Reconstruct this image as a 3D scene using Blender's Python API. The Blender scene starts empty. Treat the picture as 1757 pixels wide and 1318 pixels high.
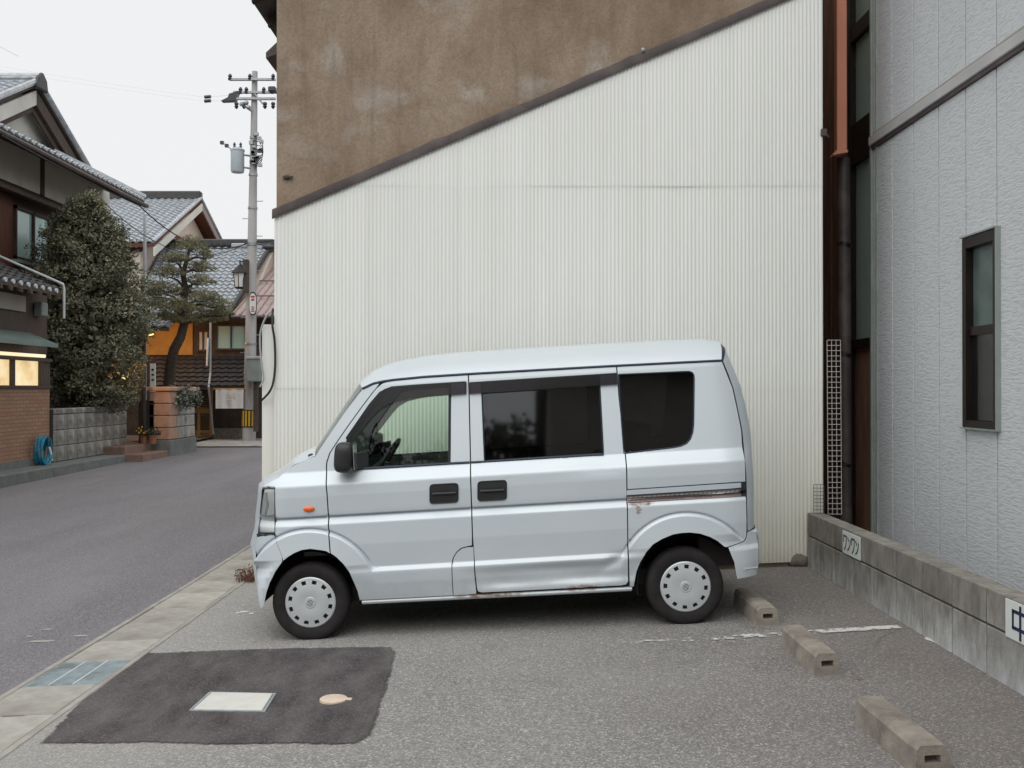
import bpy, bmesh, math, random
import numpy as np
from mathutils import Vector, Matrix, noise
from mathutils.geometry import delaunay_2d_cdt

random.seed(7)
SC = bpy.context.scene
COL = SC.collection
PI = math.pi

# ------------------------------------------------------------------ camera, sky, sun, exposure
CAMZ, FPX, CX, HY = 1.60, 1700.0, 878.5, 668.0
cam_d = bpy.data.cameras.new('camera')
cam_d.sensor_width = 36.0
cam_d.lens = 36.0 * FPX / 1757.0
cam_d.clip_start = 0.05
cam_d.clip_end = 3000
cam = bpy.data.objects.new('camera', cam_d)
COL.objects.link(cam)
cam.location = (0, 0, CAMZ)
cam.rotation_euler = (math.radians(90) + math.atan(9.0 / FPX), 0, 0)
SC.camera = cam

SUN_EL, SUN_AZ = math.radians(58), math.radians(200)      # azimuth measured from +Y, clockwise
world = bpy.data.worlds.new('World')
SC.world = world
world.use_nodes = True
wn, wl = world.node_tree.nodes, world.node_tree.links
wn.clear()
w_out = wn.new('ShaderNodeOutputWorld')
w_bg = wn.new('ShaderNodeBackground')
w_sky = wn.new('ShaderNodeTexSky')
w_sky.sky_type = 'NISHITA'
w_sky.sun_disc = False
w_sky.sun_elevation = SUN_EL
w_sky.sun_rotation = SUN_AZ
w_sky.air_density = 1.0
w_sky.dust_density = 4.0
w_mix = wn.new('ShaderNodeMix')                            # the closed cloud deck in front of the blue
w_mix.data_type = 'RGBA'
w_mix.inputs[0].default_value = 0.93
w_mix.inputs[7].default_value = (7.15, 7.2, 7.2, 1)
wl.new(w_sky.outputs[0], w_mix.inputs[6])
wl.new(w_mix.outputs[2], w_bg.inputs[0])
w_bg.inputs[1].default_value = 0.1
wl.new(w_bg.outputs[0], w_out.inputs[0])

sun_d = bpy.data.lights.new('sun', 'SUN')
sun_d.energy = 1.5
sun_d.angle = math.radians(75)
sun_d.color = (1.0, 0.98, 0.95)
sun = bpy.data.objects.new('sun', sun_d)
COL.objects.link(sun)
_sd = Vector((math.sin(SUN_AZ) * math.cos(SUN_EL), math.cos(SUN_AZ) * math.cos(SUN_EL), math.sin(SUN_EL)))
sun.rotation_euler = _sd.to_track_quat('Z', 'Y').to_euler()
sun.location = (0, 0, 30)

SC.view_settings.view_transform = 'Standard'
SC.view_settings.look = 'None'
SC.view_settings.exposure = 0.36
SC.view_settings.gamma = 1.0
SC.cycles.max_bounces = 6
SC.cycles.transparent_max_bounces = 12
SC.cycles.sample_clamp_indirect = 6

# ------------------------------------------------------------------ measuring helpers (metres, camera at the origin looking along +Y)
def W(px, py, Y):
    return Vector(((px - CX) * Y / FPX, Y, CAMZ - (py - HY) * Y / FPX))

def YX(px, X):
    return X * FPX / (px - CX)

def WX(px, py, X):
    return W(px, py, YX(px, X))

# ------------------------------------------------------------------ mesh helpers
ORI = {}

class MB:
    def __init__(s):
        s.v = []; s.f = []
    def add(s, vs, fs):
        o = len(s.v)
        s.v += [tuple(p) for p in vs]
        s.f += [tuple(i + o for i in f) for f in fs]
        return s
    def box(s, x0, x1, y0, y1, z0, z1):
        if x0 > x1: x0, x1 = x1, x0
        if y0 > y1: y0, y1 = y1, y0
        if z0 > z1: z0, z1 = z1, z0
        return s.add([(x0,y0,z0),(x1,y0,z0),(x1,y1,z0),(x0,y1,z0),(x0,y0,z1),(x1,y0,z1),(x1,y1,z1),(x0,y1,z1)],
                     [(3,2,1,0),(4,5,6,7),(0,1,5,4),(1,2,6,5),(2,3,7,6),(3,0,4,7)])
    def prism(s, poly, ext):
        """closed polygon (3-D points) pushed along ext"""
        n = len(poly); e = Vector(ext)
        a = [Vector(p) for p in poly]
        b = [p + e for p in a]
        fs = [tuple(range(n - 1, -1, -1)), tuple(range(n, 2 * n))]
        fs += [(i, (i + 1) % n, n + (i + 1) % n, n + i) for i in range(n)]
        return s.add(a + b, fs)
    def tube(s, pts, r, n=8, cap=True):
        pts = [Vector(p) for p in pts]
        m = len(pts)
        rr = r if isinstance(r, (list, tuple)) else [r] * m
        vs, fs = [], []
        up = None
        for i, p in enumerate(pts):
            t = (pts[min(i + 1, m - 1)] - pts[max(i - 1, 0)]).normalized()
            if up is None:
                up = Vector((0, 0, 1)) if abs(t.z) < 0.9 else Vector((1, 0, 0))
            a = t.cross(up)
            if a.length < 1e-6: a = t.orthogonal()
            a.normalize()
            b = a.cross(t).normalized()
            up = b
            for k in range(n):
                th = 2 * PI * k / n
                vs.append(p + (a * math.cos(th) + b * math.sin(th)) * rr[i])
        for i in range(m - 1):
            for k in range(n):
                k2 = (k + 1) % n
                fs.append((i*n + k, i*n + k2, (i+1)*n + k2, (i+1)*n + k))
        if cap:
            fs.append(tuple(range(n - 1, -1, -1)))
            fs.append(tuple(range((m-1)*n, m*n)))
        return s.add(vs, fs)
    def lathe(s, prof, c, axis='z', n=24):
        """prof: (radius, height) list"""
        vs, fs = [], []
        c = Vector(c); m = len(prof)
        for (r, h) in prof:
            for k in range(n):
                th = 2 * PI * k / n
                x, y = r * math.cos(th), r * math.sin(th)
                d = (x, y, h) if axis == 'z' else ((x, h, y) if axis == 'y' else (h, x, y))
                vs.append(c + Vector(d))
        for i in range(m - 1):
            for k in range(n):
                k2 = (k + 1) % n
                q = (i*n + k, i*n + k2, (i+1)*n + k2, (i+1)*n + k)
                fs.append(q if axis != 'y' else q[::-1])
        return s.add(vs, fs)
    def sphere(s, c, r, nu=10, nv=7, sc=(1,1,1)):
        c = Vector(c)
        vs = [c + Vector((0,0,-r*sc[2]))]
        for j in range(1, nv):
            ph = -PI/2 + PI*j/nv
            for k in range(nu):
                th = 2*PI*k/nu
                vs.append(c + Vector((r*sc[0]*math.cos(ph)*math.cos(th), r*sc[1]*math.cos(ph)*math.sin(th), r*sc[2]*math.sin(ph))))
        vs.append(c + Vector((0,0,r*sc[2])))
        fs = [(0, 1+(k+1)%nu, 1+k) for k in range(nu)]
        for j in range(nv-2):
            for k in range(nu):
                a = 1+j*nu; k2=(k+1)%nu
                fs.append((a+k, a+k2, a+nu+k2, a+nu+k))
        L = len(vs)-1; a = 1+(nv-2)*nu
        fs += [(a+k, a+(k+1)%nu, L) for k in range(nu)]
        return s.add(vs, fs)
    def mesh(s, name, mat=None, off=None, bevel=0, smooth=False, seg=1):
        me = bpy.data.meshes.new(name)
        vs = s.v if off is None else [(p[0]-off[0], p[1]-off[1], p[2]-off[2]) for p in s.v]
        me.from_pydata(vs, [], s.f)
        if bevel:
            bm = bmesh.new(); bm.from_mesh(me)
            bmesh.ops.recalc_face_normals(bm, faces=bm.faces)
            ed = [e for e in bm.edges if len(e.link_faces) == 2 and e.calc_face_angle(0) > 0.5]
            bmesh.ops.bevel(bm, geom=ed, offset=bevel, segments=seg, profile=0.6, affect='EDGES', clamp_overlap=True)
            bm.to_mesh(me); bm.free()
        if smooth:
            for p in me.polygons: p.use_smooth = True
            try:
                me.set_sharp_from_angle(angle=math.radians(40 if smooth is True else smooth))
            except Exception:
                pass
        if mat: me.materials.append(mat)
        me.update()
        return me
    def build(s, name, mat, parent=None, bevel=0, smooth=False, seg=1, world=True):
        off = ORI.get(parent.name) if (parent is not None and world) else None
        me = s.mesh(name, mat, off, bevel, smooth, seg)
        o = bpy.data.objects.new(name, me)
        COL.objects.link(o)
        if parent is not None:
            o.parent = parent
            ORI[o.name] = ORI.get(parent.name, Vector((0,0,0)))
        return o

def tag(o, label=None, cat=None, group=None, kind=None):
    if label: o['label'] = label
    if cat: o['category'] = cat
    if group: o['group'] = group
    if kind: o['kind'] = kind
    return o

def thing(name, label, cat, loc=(0,0,0), group=None, kind=None):
    o = bpy.data.objects.new(name, None)
    COL.objects.link(o)
    o.location = loc
    o.empty_display_size = 0.2
    ORI[o.name] = Vector(loc)
    return tag(o, label, cat, group, kind)

def piece(me, name, loc, parent, rot=(0,0,0), scale=None):
    o = bpy.data.objects.new(name, me)
    COL.objects.link(o)
    o.location = Vector(loc) - ORI.get(parent.name, Vector((0,0,0)))
    o.rotation_euler = rot
    if scale: o.scale = scale
    o.parent = parent
    ORI[o.name] = Vector(loc)
    return o

def seat(root, loc):
    """move a thing whose parts were built round the origin"""
    root.location = loc

# ------------------------------------------------------------------ materials
class NT:
    def __init__(s, name):
        s.m = bpy.data.materials.new(name); s.m.use_nodes = True
        s.n = s.m.node_tree.nodes; s.l = s.m.node_tree.links
        s.bsdf = s.n['Principled BSDF']
        s.out = s.n['Material Output']
        s.tc = s.n.new('ShaderNodeTexCoord')
    def node(s, t, **kw):
        n = s.n.new(t)
        for k, v in kw.items(): setattr(n, k, v)
        return n
    def link(s, a, b): s.l.new(a, b)
    def coord(s, scale=(1,1,1), loc=(0,0,0), rot=(0,0,0), src='Object'):
        mp = s.n.new('ShaderNodeMapping')
        mp.inputs['Scale'].default_value = scale
        mp.inputs['Location'].default_value = loc
        mp.inputs['Rotation'].default_value = rot
        s.l.new(s.tc.outputs[src], mp.inputs[0])
        return mp.outputs[0]
    def geo(s, scale=(1,1,1)):
        g = s.n.new('ShaderNodeNewGeometry')
        mp = s.n.new('ShaderNodeMapping')
        mp.inputs['Scale'].default_value = scale
        s.l.new(g.outputs['Position'], mp.inputs[0])
        return mp.outputs[0]
    def noise(s, co, scale, detail=4, rough=0.55, dist=0):
        n = s.n.new('ShaderNodeTexNoise')
        n.inputs['Scale'].default_value = scale
        n.inputs['Detail'].default_value = detail
        n.inputs['Roughness'].default_value = rough
        n.inputs['Distortion'].default_value = dist
        s.l.new(co, n.inputs['Vector'])
        return n.outputs['Fac']
    def ramp(s, fac, stops):
        lo, hi = min(p for p, _ in stops), max(p for p, _ in stops)
        if lo < 0 or hi > 1:                     # a ramp only reads 0..1
            fac = s.math('DIVIDE', s.math('SUBTRACT', fac, lo), hi - lo)
            stops = [((p - lo) / (hi - lo), c) for p, c in stops]
        r = s.n.new('ShaderNodeValToRGB')
        e = r.color_ramp.elements
        while len(e) < len(stops): e.new(0.5)
        for el, (p, c) in zip(e, stops):
            el.position = p
            el.color = (c, c, c, 1) if isinstance(c, (int, float)) else (*c[:3], 1)
        s.l.new(fac, r.inputs[0])
        return r.outputs[0]
    def mix(s, fac, a, b, mode='MIX'):
        m = s.n.new('ShaderNodeMix'); m.data_type = 'RGBA'; m.blend_type = mode
        for i, val in ((0, fac), (6, a), (7, b)):
            sock = m.inputs[i]
            if isinstance(val, (int, float)): sock.default_value = val if i == 0 else (val, val, val, 1)
            elif isinstance(val, tuple): sock.default_value = (*val[:3], 1)
            else: s.l.new(val, sock)
        return m.outputs[2]
    def math(s, op, a, b=None, clamp=False):
        m = s.n.new('ShaderNodeMath'); m.operation = op; m.use_clamp = clamp
        for i, v in enumerate((a, b)):
            if v is None: continue
            if isinstance(v, (int, float)): m.inputs[i].default_value = v
            else: s.l.new(v, m.inputs[i])
        return m.outputs[0]
    def rnd(s):
        return s.n.new('ShaderNodeObjectInfo').outputs['Random']
    def bump(s, h, strength=0.3, dist=0.01, prev=None):
        b = s.n.new('ShaderNodeBump')
        b.inputs['Strength'].default_value = strength
        b.inputs['Distance'].default_value = dist
        s.l.new(h, b.inputs['Height'])
        if prev is not None: s.l.new(prev, b.inputs['Normal'])
        return b.outputs[0]
    def done(s, color=None, rough=None, metal=None, normal=None, spec=None, coat=None, emis=None, estr=1):
        B = s.bsdf
        def put(key, v):
            if v is None: return
            if isinstance(v, (int, float)): B.inputs[key].default_value = v
            elif isinstance(v, tuple): B.inputs[key].default_value = (*v[:3], 1)
            else: s.l.new(v, B.inputs[key])
        put('Base Color', color); put('Roughness', rough); put('Metallic', metal)
        put('Specular IOR Level', spec); put('Coat Weight', coat)
        if normal is not None: s.l.new(normal, B.inputs['Normal'])
        if emis is not None:
            put('Emission Color', emis); B.inputs['Emission Strength'].default_value = estr
        return s.m

def pm(name, col, rough=0.6, metal=0.0, var=0.15, vs=4.0, col2=None, c2s=1.5, c2=(0.5, 0.7), bump=0.0, bs=60, bd=0.005,
       rnd=0.0, stretch=(1,1,1), spec=0.4, coat=None):
    t = NT(name)
    co = t.coord(stretch)
    n1 = t.noise(co, vs, 5)
    dark = tuple(c * (1 - var) for c in col); light = tuple(min(1, c * (1 + var)) for c in col)
    c = t.mix(t.ramp(n1, [(0.3, 0.0), (0.7, 1.0)]), dark, light)
    if col2:
        n2 = t.noise(t.coord(stretch, (3.1, 7.7, 1.3)), c2s, 6, 0.65)
        c = t.mix(t.ramp(n2, [(c2[0], 0.0), (c2[1], 1.0)]), c, col2)
    if rnd:
        f = t.math('MULTIPLY_ADD', t.rnd(), 2 * rnd); f.node.inputs[2].default_value = 1 - rnd
        c = t.mix(1.0, c, f, 'MULTIPLY')
    nrm = None
    if bump:
        nrm = t.bump(t.noise(t.coord(stretch), bs, 4, 0.6), bump, bd)
    r = t.math('MULTIPLY_ADD', n1, 0.2, True); r.node.inputs[2].default_value = rough - 0.1
    return t.done(c, r, metal, nrm, spec, coat)

MAT = {}
def mats():
    # ---- parking lot: worn asphalt, stones showing
    t = NT('worn_asphalt'); co = t.geo()
    vo = t.node('ShaderNodeTexVoronoi'); vo.inputs['Scale'].default_value = 135; t.link(co, vo.inputs['Vector'])
    sep = t.node('ShaderNodeSeparateColor'); t.link(vo.outputs['Color'], sep.inputs[0])
    stone = t.ramp(sep.outputs[0], [(0.0, (0.15,0.148,0.146)), (0.45, (0.218,0.215,0.21)), (0.78, (0.285,0.28,0.272)), (0.95, (0.41,0.40,0.385)), (1.0, (0.54,0.53,0.51))])
    big = t.noise(co, 0.55, 5, 0.6)
    c = t.mix(t.ramp(big, [(0.38, 0.0), (0.62, 0.55)]), stone, t.mix(0.45, stone, (0.34,0.33,0.31)))
    # browner and darker towards the block wall, where cars do not scour it
    xs = t.node('ShaderNodeSeparateXYZ'); t.link(co, xs.inputs[0])
    far = t.math('ADD', t.math('MULTIPLY', xs.outputs[0], 0.45), t.math('MULTIPLY', t.noise(co, 1.2, 4), 1.0))
    c = t.mix(t.ramp(far, [(0.55, 0.0), (1.5, 1.0)]), c, t.mix(1.0, c, (0.72,0.68,0.67), 'MULTIPLY'))
    lx = t.math('ADD', t.math('MULTIPLY', xs.outputs[0], -0.5), t.math('MULTIPLY', t.noise(co, 0.9, 4), 0.8))
    c = t.mix(t.ramp(lx, [(0.6, 0.0), (1.5, 0.55)]), c, t.mix(0.5, c, (0.42,0.41,0.385)))
    st = t.noise(t.geo((1.0, 1.0, 1.0)), 2.6, 6, 0.7)
    c = t.mix(t.ramp(st, [(0.60, 0.0), (0.72, 0.30)]), c, (0.11,0.105,0.10))
    # a few hairline cracks
    cr = t.node('ShaderNodeTexVoronoi'); cr.feature = 'DISTANCE_TO_EDGE'; cr.inputs['Scale'].default_value = 0.42
    wob = t.node('ShaderNodeTexNoise'); wob.inputs['Scale'].default_value = 3.0; t.link(co, wob.inputs['Vector'])
    va = t.node('ShaderNodeVectorMath'); va.operation = 'MULTIPLY_ADD'; t.link(wob.outputs['Color'], va.inputs[0]); va.inputs[1].default_value = (0.35,0.35,0); t.link(co, va.inputs[2])
    t.link(va.outputs[0], cr.inputs['Vector'])
    crk = t.ramp(cr.outputs['Distance'], [(0.0, 1.0), (0.004, 0.0)])
    gate = t.ramp(t.noise(co, 0.7, 2), [(0.56, 0.0), (0.62, 0.5)])
    c = t.mix(t.math('MULTIPLY', crk, gate), c, (0.045,0.042,0.04))
    nb = t.bump(vo.outputs['Distance'], 0.7, 0.006)
    nb = t.bump(t.noise(co, 30, 4), 0.25, 0.01, nb)
    MAT['lot'] = t.done(c, 0.9, 0, nb, 0.25)
    # ---- dark patch
    t = NT('patch_asphalt'); co = t.geo()
    vo = t.node('ShaderNodeTexVoronoi'); vo.inputs['Scale'].default_value = 150; t.link(co, vo.inputs['Vector'])
    sep = t.node('ShaderNodeSeparateColor'); t.link(vo.outputs['Color'], sep.inputs[0])
    c = t.ramp(sep.outputs[0], [(0.0, (0.046,0.041,0.043)), (0.6, (0.068,0.061,0.063)), (0.95, (0.115,0.105,0.106)), (1.0, (0.20,0.19,0.19))])
    n = t.noise(t.geo((1.6, 0.7, 1)), 3.2, 6, 0.65)
    c = t.mix(t.ramp(n, [(0.35, 0.0), (0.68, 1.0)]), t.mix(1.0, c, (0.75,0.73,0.74), 'MULTIPLY'), t.mix(0.5, c, (0.155,0.143,0.145)))
    t.done(c, 0.85, 0, t.bump(t.noise(co, 120, 4), 0.4, 0.004), 0.3)
    # ragged feathered edge where the relaid skin thins out over the old surface
    at = t.node('ShaderNodeAttribute'); at.attribute_name = 'edge'
    e = t.math('ADD', at.outputs['Fac'], t.math('MULTIPLY', t.math('SUBTRACT', t.noise(co, 40, 4, 0.7), 0.5), 0.9))
    mask = t.ramp(e, [(0.12, 0.0), (0.42, 1.0)])
    tr = t.node('ShaderNodeBsdfTransparent'); mx = t.node('ShaderNodeMixShader')
    t.link(mask, mx.inputs[0]); t.link(tr.outputs[0], mx.inputs[1]); t.link(t.bsdf.outputs[0], mx.inputs[2]); t.link(mx.outputs[0], t.out.inputs[0])
    MAT['patch'] = t.m
    # ---- street asphalt, finer and bluer
    t = NT('street_asphalt'); co = t.geo()
    vo = t.node('ShaderNodeTexVoronoi'); vo.inputs['Scale'].default_value = 120; t.link(co, vo.inputs['Vector'])
    sep = t.node('ShaderNodeSeparateColor'); t.link(vo.outputs['Color'], sep.inputs[0])
    c = t.ramp(sep.outputs[0], [(0.0, (0.10,0.097,0.108)), (0.6, (0.145,0.14,0.153)), (1.0, (0.26,0.25,0.266))])
    n = t.noise(t.geo((0.8, 0.12, 1)), 1.6, 6, 0.6)
    c = t.mix(t.ramp(n, [(0.35, 0.0), (0.7, 0.8)]), c, t.mix(0.5, c, (0.25,0.24,0.255)))
    n = t.noise(co, 0.8, 6, 0.65)
    c = t.mix(t.ramp(n, [(0.55, 0.0), (0.75, 0.5)]), c, (0.125,0.12,0.13))
    MAT['road'] = t.done(c, 0.8, 0, t.bump(t.noise(co, 150, 3), 0.3, 0.004), 0.35)
    # ---- painted corrugated sheet
    t = NT('cream_painted_sheet'); co = t.geo()
    n = t.noise(t.geo((9, 1, 0.35)), 1.0, 6, 0.65)
    c = t.mix(t.ramp(n, [(0.3, 0.0), (0.75, 1.0)]), (0.795,0.81,0.78), (0.735,0.745,0.705))
    zz = t.node('ShaderNodeSeparateXYZ'); t.link(co, zz.inputs[0])
    low = t.math('ADD', t.math('MULTIPLY', zz.outputs[2], -0.5), t.math('MULTIPLY', t.noise(t.geo((5,1,0.8)), 1.0, 5), 0.9))
    c = t.mix(t.ramp(low, [(-0.5, 0.0), (0.35, 0.6)]), c, (0.68,0.66,0.53))
    spl = t.math('ADD', t.math('MULTIPLY', zz.outputs[2], -2.6), t.math('MULTIPLY', t.noise(t.geo((7,1,2.5)), 1.4, 6, 0.7), 1.2))
    c = t.mix(t.ramp(spl, [(-0.25, 0.0), (0.45, 0.5)]), c, (0.34,0.31,0.25))
    n = t.noise(t.geo((14, 1, 1.2)), 2.0, 6, 0.75)
    c = t.mix(t.ramp(n, [(0.68, 0.0), (0.8, 0.45)]), c, (0.45,0.42,0.34))
    f = t.math('MULTIPLY_ADD', t.rnd(), 0.05); f.node.inputs[2].default_value = 0.97
    MAT['sheet'] = t.done(t.mix(1.0, c, f, 'MULTIPLY'), 0.45, 0, t.bump(t.noise(co, 8, 3), 0.06, 0.02), 0.4)
    # ---- stained stucco
    t = NT('stained_brown_stucco'); co = t.geo()
    n = t.noise(t.geo((1, 1, 0.8)), 1.5, 8, 0.68, 0.4)
    c = t.ramp(n, [(0.27, (0.175,0.125,0.086)), (0.45, (0.27,0.203,0.147)), (0.6, (0.335,0.262,0.197)), (0.75, (0.40,0.33,0.262))])
    n = t.noise(t.geo((0.9, 1, 1.0)), 2.1, 4, 0.55, 0.3)
    c = t.mix(t.ramp(n, [(0.56, 0.0), (0.70, 0.6)]), c, (0.46,0.43,0.395))
    n = t.noise(t.geo((8, 1, 0.55)), 1.1, 6, 0.7)
    m = t.noise(t.geo((1.0, 1, 0.9)), 1.3, 3)
    c = t.mix(t.math('MULTIPLY', t.ramp(n, [(0.5, 0.0), (0.72, 0.42)]), t.ramp(m, [(0.42, 0.0), (0.6, 1.0)])), c, (0.115,0.088,0.065))
    n = t.noise(co, 45, 4, 0.7)
    c = t.mix(t.ramp(n, [(0.3, 0.35), (0.6, 0.0)]), c, (0.10,0.08,0.06))
    MAT['stucco'] = t.done(c, 0.92, 0, t.bump(t.noise(co, 70, 5, 0.7), 0.5, 0.008), 0.2)
    # ---- pressed siding with torn-stone relief (runs along Y)
    t = NT('grey_relief_siding'); co = t.geo()
    wv = t.noise(t.geo((1, 13, 58)), 1.0, 2, 0.5, 0.45)
    w2 = t.noise(t.geo((1, 30, 110)), 1.0, 2, 0.5, 0.3)
    h = t.math('ADD', t.ramp(wv, [(0.42, 0.0), (0.56, 1.0)]), t.math('MULTIPLY', w2, 0.7))
    n = t.noise(t.geo((1, 1.2, 0.4)), 0.9, 5)
    c = t.mix(t.ramp(n, [(0.3, 0.0), (0.7, 1.0)]), (0.55,0.58,0.605), (0.605,0.635,0.655))
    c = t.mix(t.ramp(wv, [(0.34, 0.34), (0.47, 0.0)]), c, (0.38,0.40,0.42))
    n = t.noise(t.geo((1, 10, 0.4)), 1.2, 5, 0.7)
    c = t.mix(t.ramp(n, [(0.62, 0.0), (0.8, 0.3)]), c, (0.42,0.425,0.44))
    MAT['siding'] = t.done(c, 0.75, 0, t.bump(h, 0.36, 0.005), 0.3)
    # ---- concrete block, white bloom at the foot
    t = NT('weathered_block'); co = t.geo()
    n = t.noise(t.geo((1,1,0.6)), 7, 6, 0.7)
    c = t.ramp(n, [(0.3, (0.15,0.138,0.122)), (0.55, (0.25,0.235,0.212)), (0.75, (0.32,0.305,0.28))])
    zz = t.node('ShaderNodeSeparateXYZ'); t.link(co, zz.inputs[0])
    bl = t.math('ADD', t.math('MULTIPLY', zz.outputs[2], -2.1), t.math('MULTIPLY', t.noise(t.geo((1,4.5,2.2)), 2.2, 7, 0.72), 1.5))
    bl = t.math('ADD', bl, t.math('MULTIPLY', zz.outputs[1], -0.09))
    c = t.mix(t.ramp(bl, [(-0.70, 0.0), (-0.3, 0.35), (0.12, 0.95)]), c, (0.56,0.58,0.585))
    n = t.noise(t.geo((1, 9, 1.0)), 1.6, 5, 0.7)
    c = t.mix(t.ramp(n, [(0.55, 0.0), (0.75, 0.55)]), c, (0.085,0.08,0.072))
    f = t.math('MULTIPLY_ADD', t.rnd(), 0.24); f.node.inputs[2].default_value = 0.86
    MAT['block'] = t.done(t.mix(1.0, c, f, 'MULTIPLY'), 0.95, 0, t.bump(t.noise(co, 90, 4, 0.7), 0.5, 0.006), 0.2)
    # ---- van paint
    t = NT('silver_paint'); co = t.coord()
    n = t.noise(co, 2.0, 3)
    c = t.mix(t.ramp(n, [(0.3, 0.0), (0.7, 1.0)]), (0.575,0.64,0.68), (0.605,0.665,0.70))
    zz = t.node('ShaderNodeSeparateXYZ'); t.link(co, zz.inputs[0])
    dirt = t.math('ADD', t.math('MULTIPLY', zz.outputs[2], -1.9), t.math('MULTIPLY', t.noise(t.coord((3,1,5)), 2.2, 6, 0.7), 1.1))
    c = t.mix(t.ramp(dirt, [(-0.15, 0.0), (0.35, 0.35)]), c, (0.36,0.34,0.32))
    # rust: along the foot of the sliding door and under the rail
    def blob(u, w, su, sw):
        a = t.math('DIVIDE', t.math('SUBTRACT', zz.outputs[0], u), su)
        b = t.math('DIVIDE', t.math('SUBTRACT', zz.outputs[2], w), sw)
        d = t.math('ADD', t.math('MULTIPLY', a, a), t.math('MULTIPLY', b, b))
        return t.math('SUBTRACT', 1.0, d)
    rn = t.noise(t.coord((5, 1, 12)), 3.0, 6, 0.75)
    r = t.math('MAXIMUM', blob(1.76, 0.235, 0.20, 0.028), blob(1.15, 0.222, 0.32, 0.022))
    r = t.math('MAXIMUM', r, blob(2.17, 0.757, 0.10, 0.026))
    r = t.math('MAXIMUM', r, blob(2.15, 0.72, 0.03, 0.06))
    r = t.math('ADD', t.math('MULTIPLY', r, 0.9), t.math('MULTIPLY', t.math('SUBTRACT', rn, 0.55), 3.2))
    rm = t.ramp(r, [(0.15, 0.0), (0.85, 0.9)])
    c = t.mix(rm, c, (0.19,0.085,0.045))
    met = t.math('MULTIPLY', t.math('SUBTRACT', 1.0, rm), 0.22)
    fl = t.noise(co, 900, 2)
    MAT['paint'] = t.done(c, t.ramp(rm, [(0.0, 0.48), (1.0, 0.85)]), met, t.bump(fl, 0.05, 0.002), 0.5, t.math('MULTIPLY', t.math('SUBTRACT', 1.0, rm), 0.28))
    t.bsdf.inputs['Coat Roughness'].default_value = 0.12
    # ---- glass: tinted transmission + mirror by angle
    def glass(key, tint, f0=0.0, rough=0.0):
        t = NT(key); t.n.remove(t.bsdf)
        tr = t.node('ShaderNodeBsdfTransparent'); tr.inputs[0].default_value = (*tint, 1)
        gl = t.node('ShaderNodeBsdfGlossy'); gl.inputs['Roughness'].default_value = rough; gl.inputs[0].default_value = (0.95,0.97,1,1)
        fr = t.node('ShaderNodeFresnel'); fr.inputs[0].default_value = 1.5
        mx = t.node('ShaderNodeMixShader')
        fac = t.math('ADD', fr.outputs[0], f0, True)
        t.link(fac, mx.inputs[0]); t.link(tr.outputs[0], mx.inputs[1]); t.link(gl.outputs[0], mx.inputs[2])
        t.link(mx.outputs[0], t.out.inputs[0])
        MAT[key] = t.m
    glass('clear_green_glass', (0.82,0.94,0.85), 0.0)
    glass('privacy_glass', (0.10,0.095,0.095), 0.05, 0.035)
    glass('lamp_lens', (0.95,0.97,0.97), 0.03)
    glass('smoke_visor', (0.22,0.18,0.20), -0.005, 0.22)
    glass('window_glass', (0.35,0.42,0.40), 0.10, 0.02)
    # frosted ribbed glass of the passage windows
    t = NT('frosted_green_glass')
    n = t.noise(t.geo((1, 1, 0.6)), 3.0, 4, 0.6)
    c = t.mix(t.ramp(n, [(0.35, 0.0), (0.7, 1.0)]), (0.42,0.55,0.51), (0.52,0.64,0.59))
    MAT['frosted'] = t.done(c, 0.32, 0, t.bump(t.noise(t.geo(), 110, 2), 0.25, 0.003), 0.6)
    P = MAT; P['frosted_dark'] = pm('dark_frosted_glass', (0.095,0.135,0.125), 0.35, var=0.25, vs=6, bump=0.2, bs=110, spec=0.6)
    t = NT('teal_glass')
    n = t.noise(t.geo((1, 1, 1)), 1.2, 3, 0.6)
    c = t.mix(t.ramp(n, [(0.35, 0.0), (0.7, 1.0)]), (0.45,0.70,0.69), (0.58,0.80,0.77))
    MAT['teal_glass'] = t.done(c, 0.12, 0, None, 0.8)
    # ---- lit window
    t = NT('lit_window')
    n = t.noise(t.geo((1, 1.5, 2.2)), 1.3, 4, 0.6)
    c = t.ramp(n, [(0.3, (0.62,0.40,0.14)), (0.5, (0.95,0.70,0.34)), (0.7, (1.0,0.88,0.60))])
    MAT['lit'] = t.done((0.5,0.4,0.25), 0.3, 0, None, 0.5, None, c, 0.62)
    t = NT('warm_tube'); MAT['tube'] = t.done((0.8,0.7,0.5), 0.4, 0, None, 0.4, None, (1.0,0.78,0.5), 0.8)
    t = NT('orange_bulb'); MAT['bulb'] = t.done((0.8,0.5,0.2), 0.4, 0, None, 0.4, None, (1.0,0.42,0.08), 1.6)
    # ---- brick tile facade (runs along Y)
    t = NT('tan_facing_tile')
    mp = t.geo()
    sx = t.node('ShaderNodeSeparateXYZ'); t.link(mp, sx.inputs[0])
    cx = t.node('ShaderNodeCombineXYZ'); t.link(sx.outputs[1], cx.inputs[0]); t.link(sx.outputs[2], cx.inputs[1])
    br = t.node('ShaderNodeTexBrick'); t.link(cx.outputs[0], br.inputs['Vector'])
    br.inputs['Color1'].default_value = (0.36,0.21,0.135,1); br.inputs['Color2'].default_value = (0.30,0.165,0.105,1); br.inputs['Mortar'].default_value = (0.20,0.13,0.09,1)
    br.inputs['Scale'].default_value = 1.0; br.inputs['Brick Width'].default_value = 0.24; br.inputs['Row Height'].default_value = 0.07; br.inputs['Mortar Size'].default_value = 0.008
    MAT['tan_tile'] = t.done(br.outputs['Color'], 0.7, 0, t.bump(br.outputs['Fac'], -0.5, 0.01), 0.3)
    # ---- plain ones
    P = MAT
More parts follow.
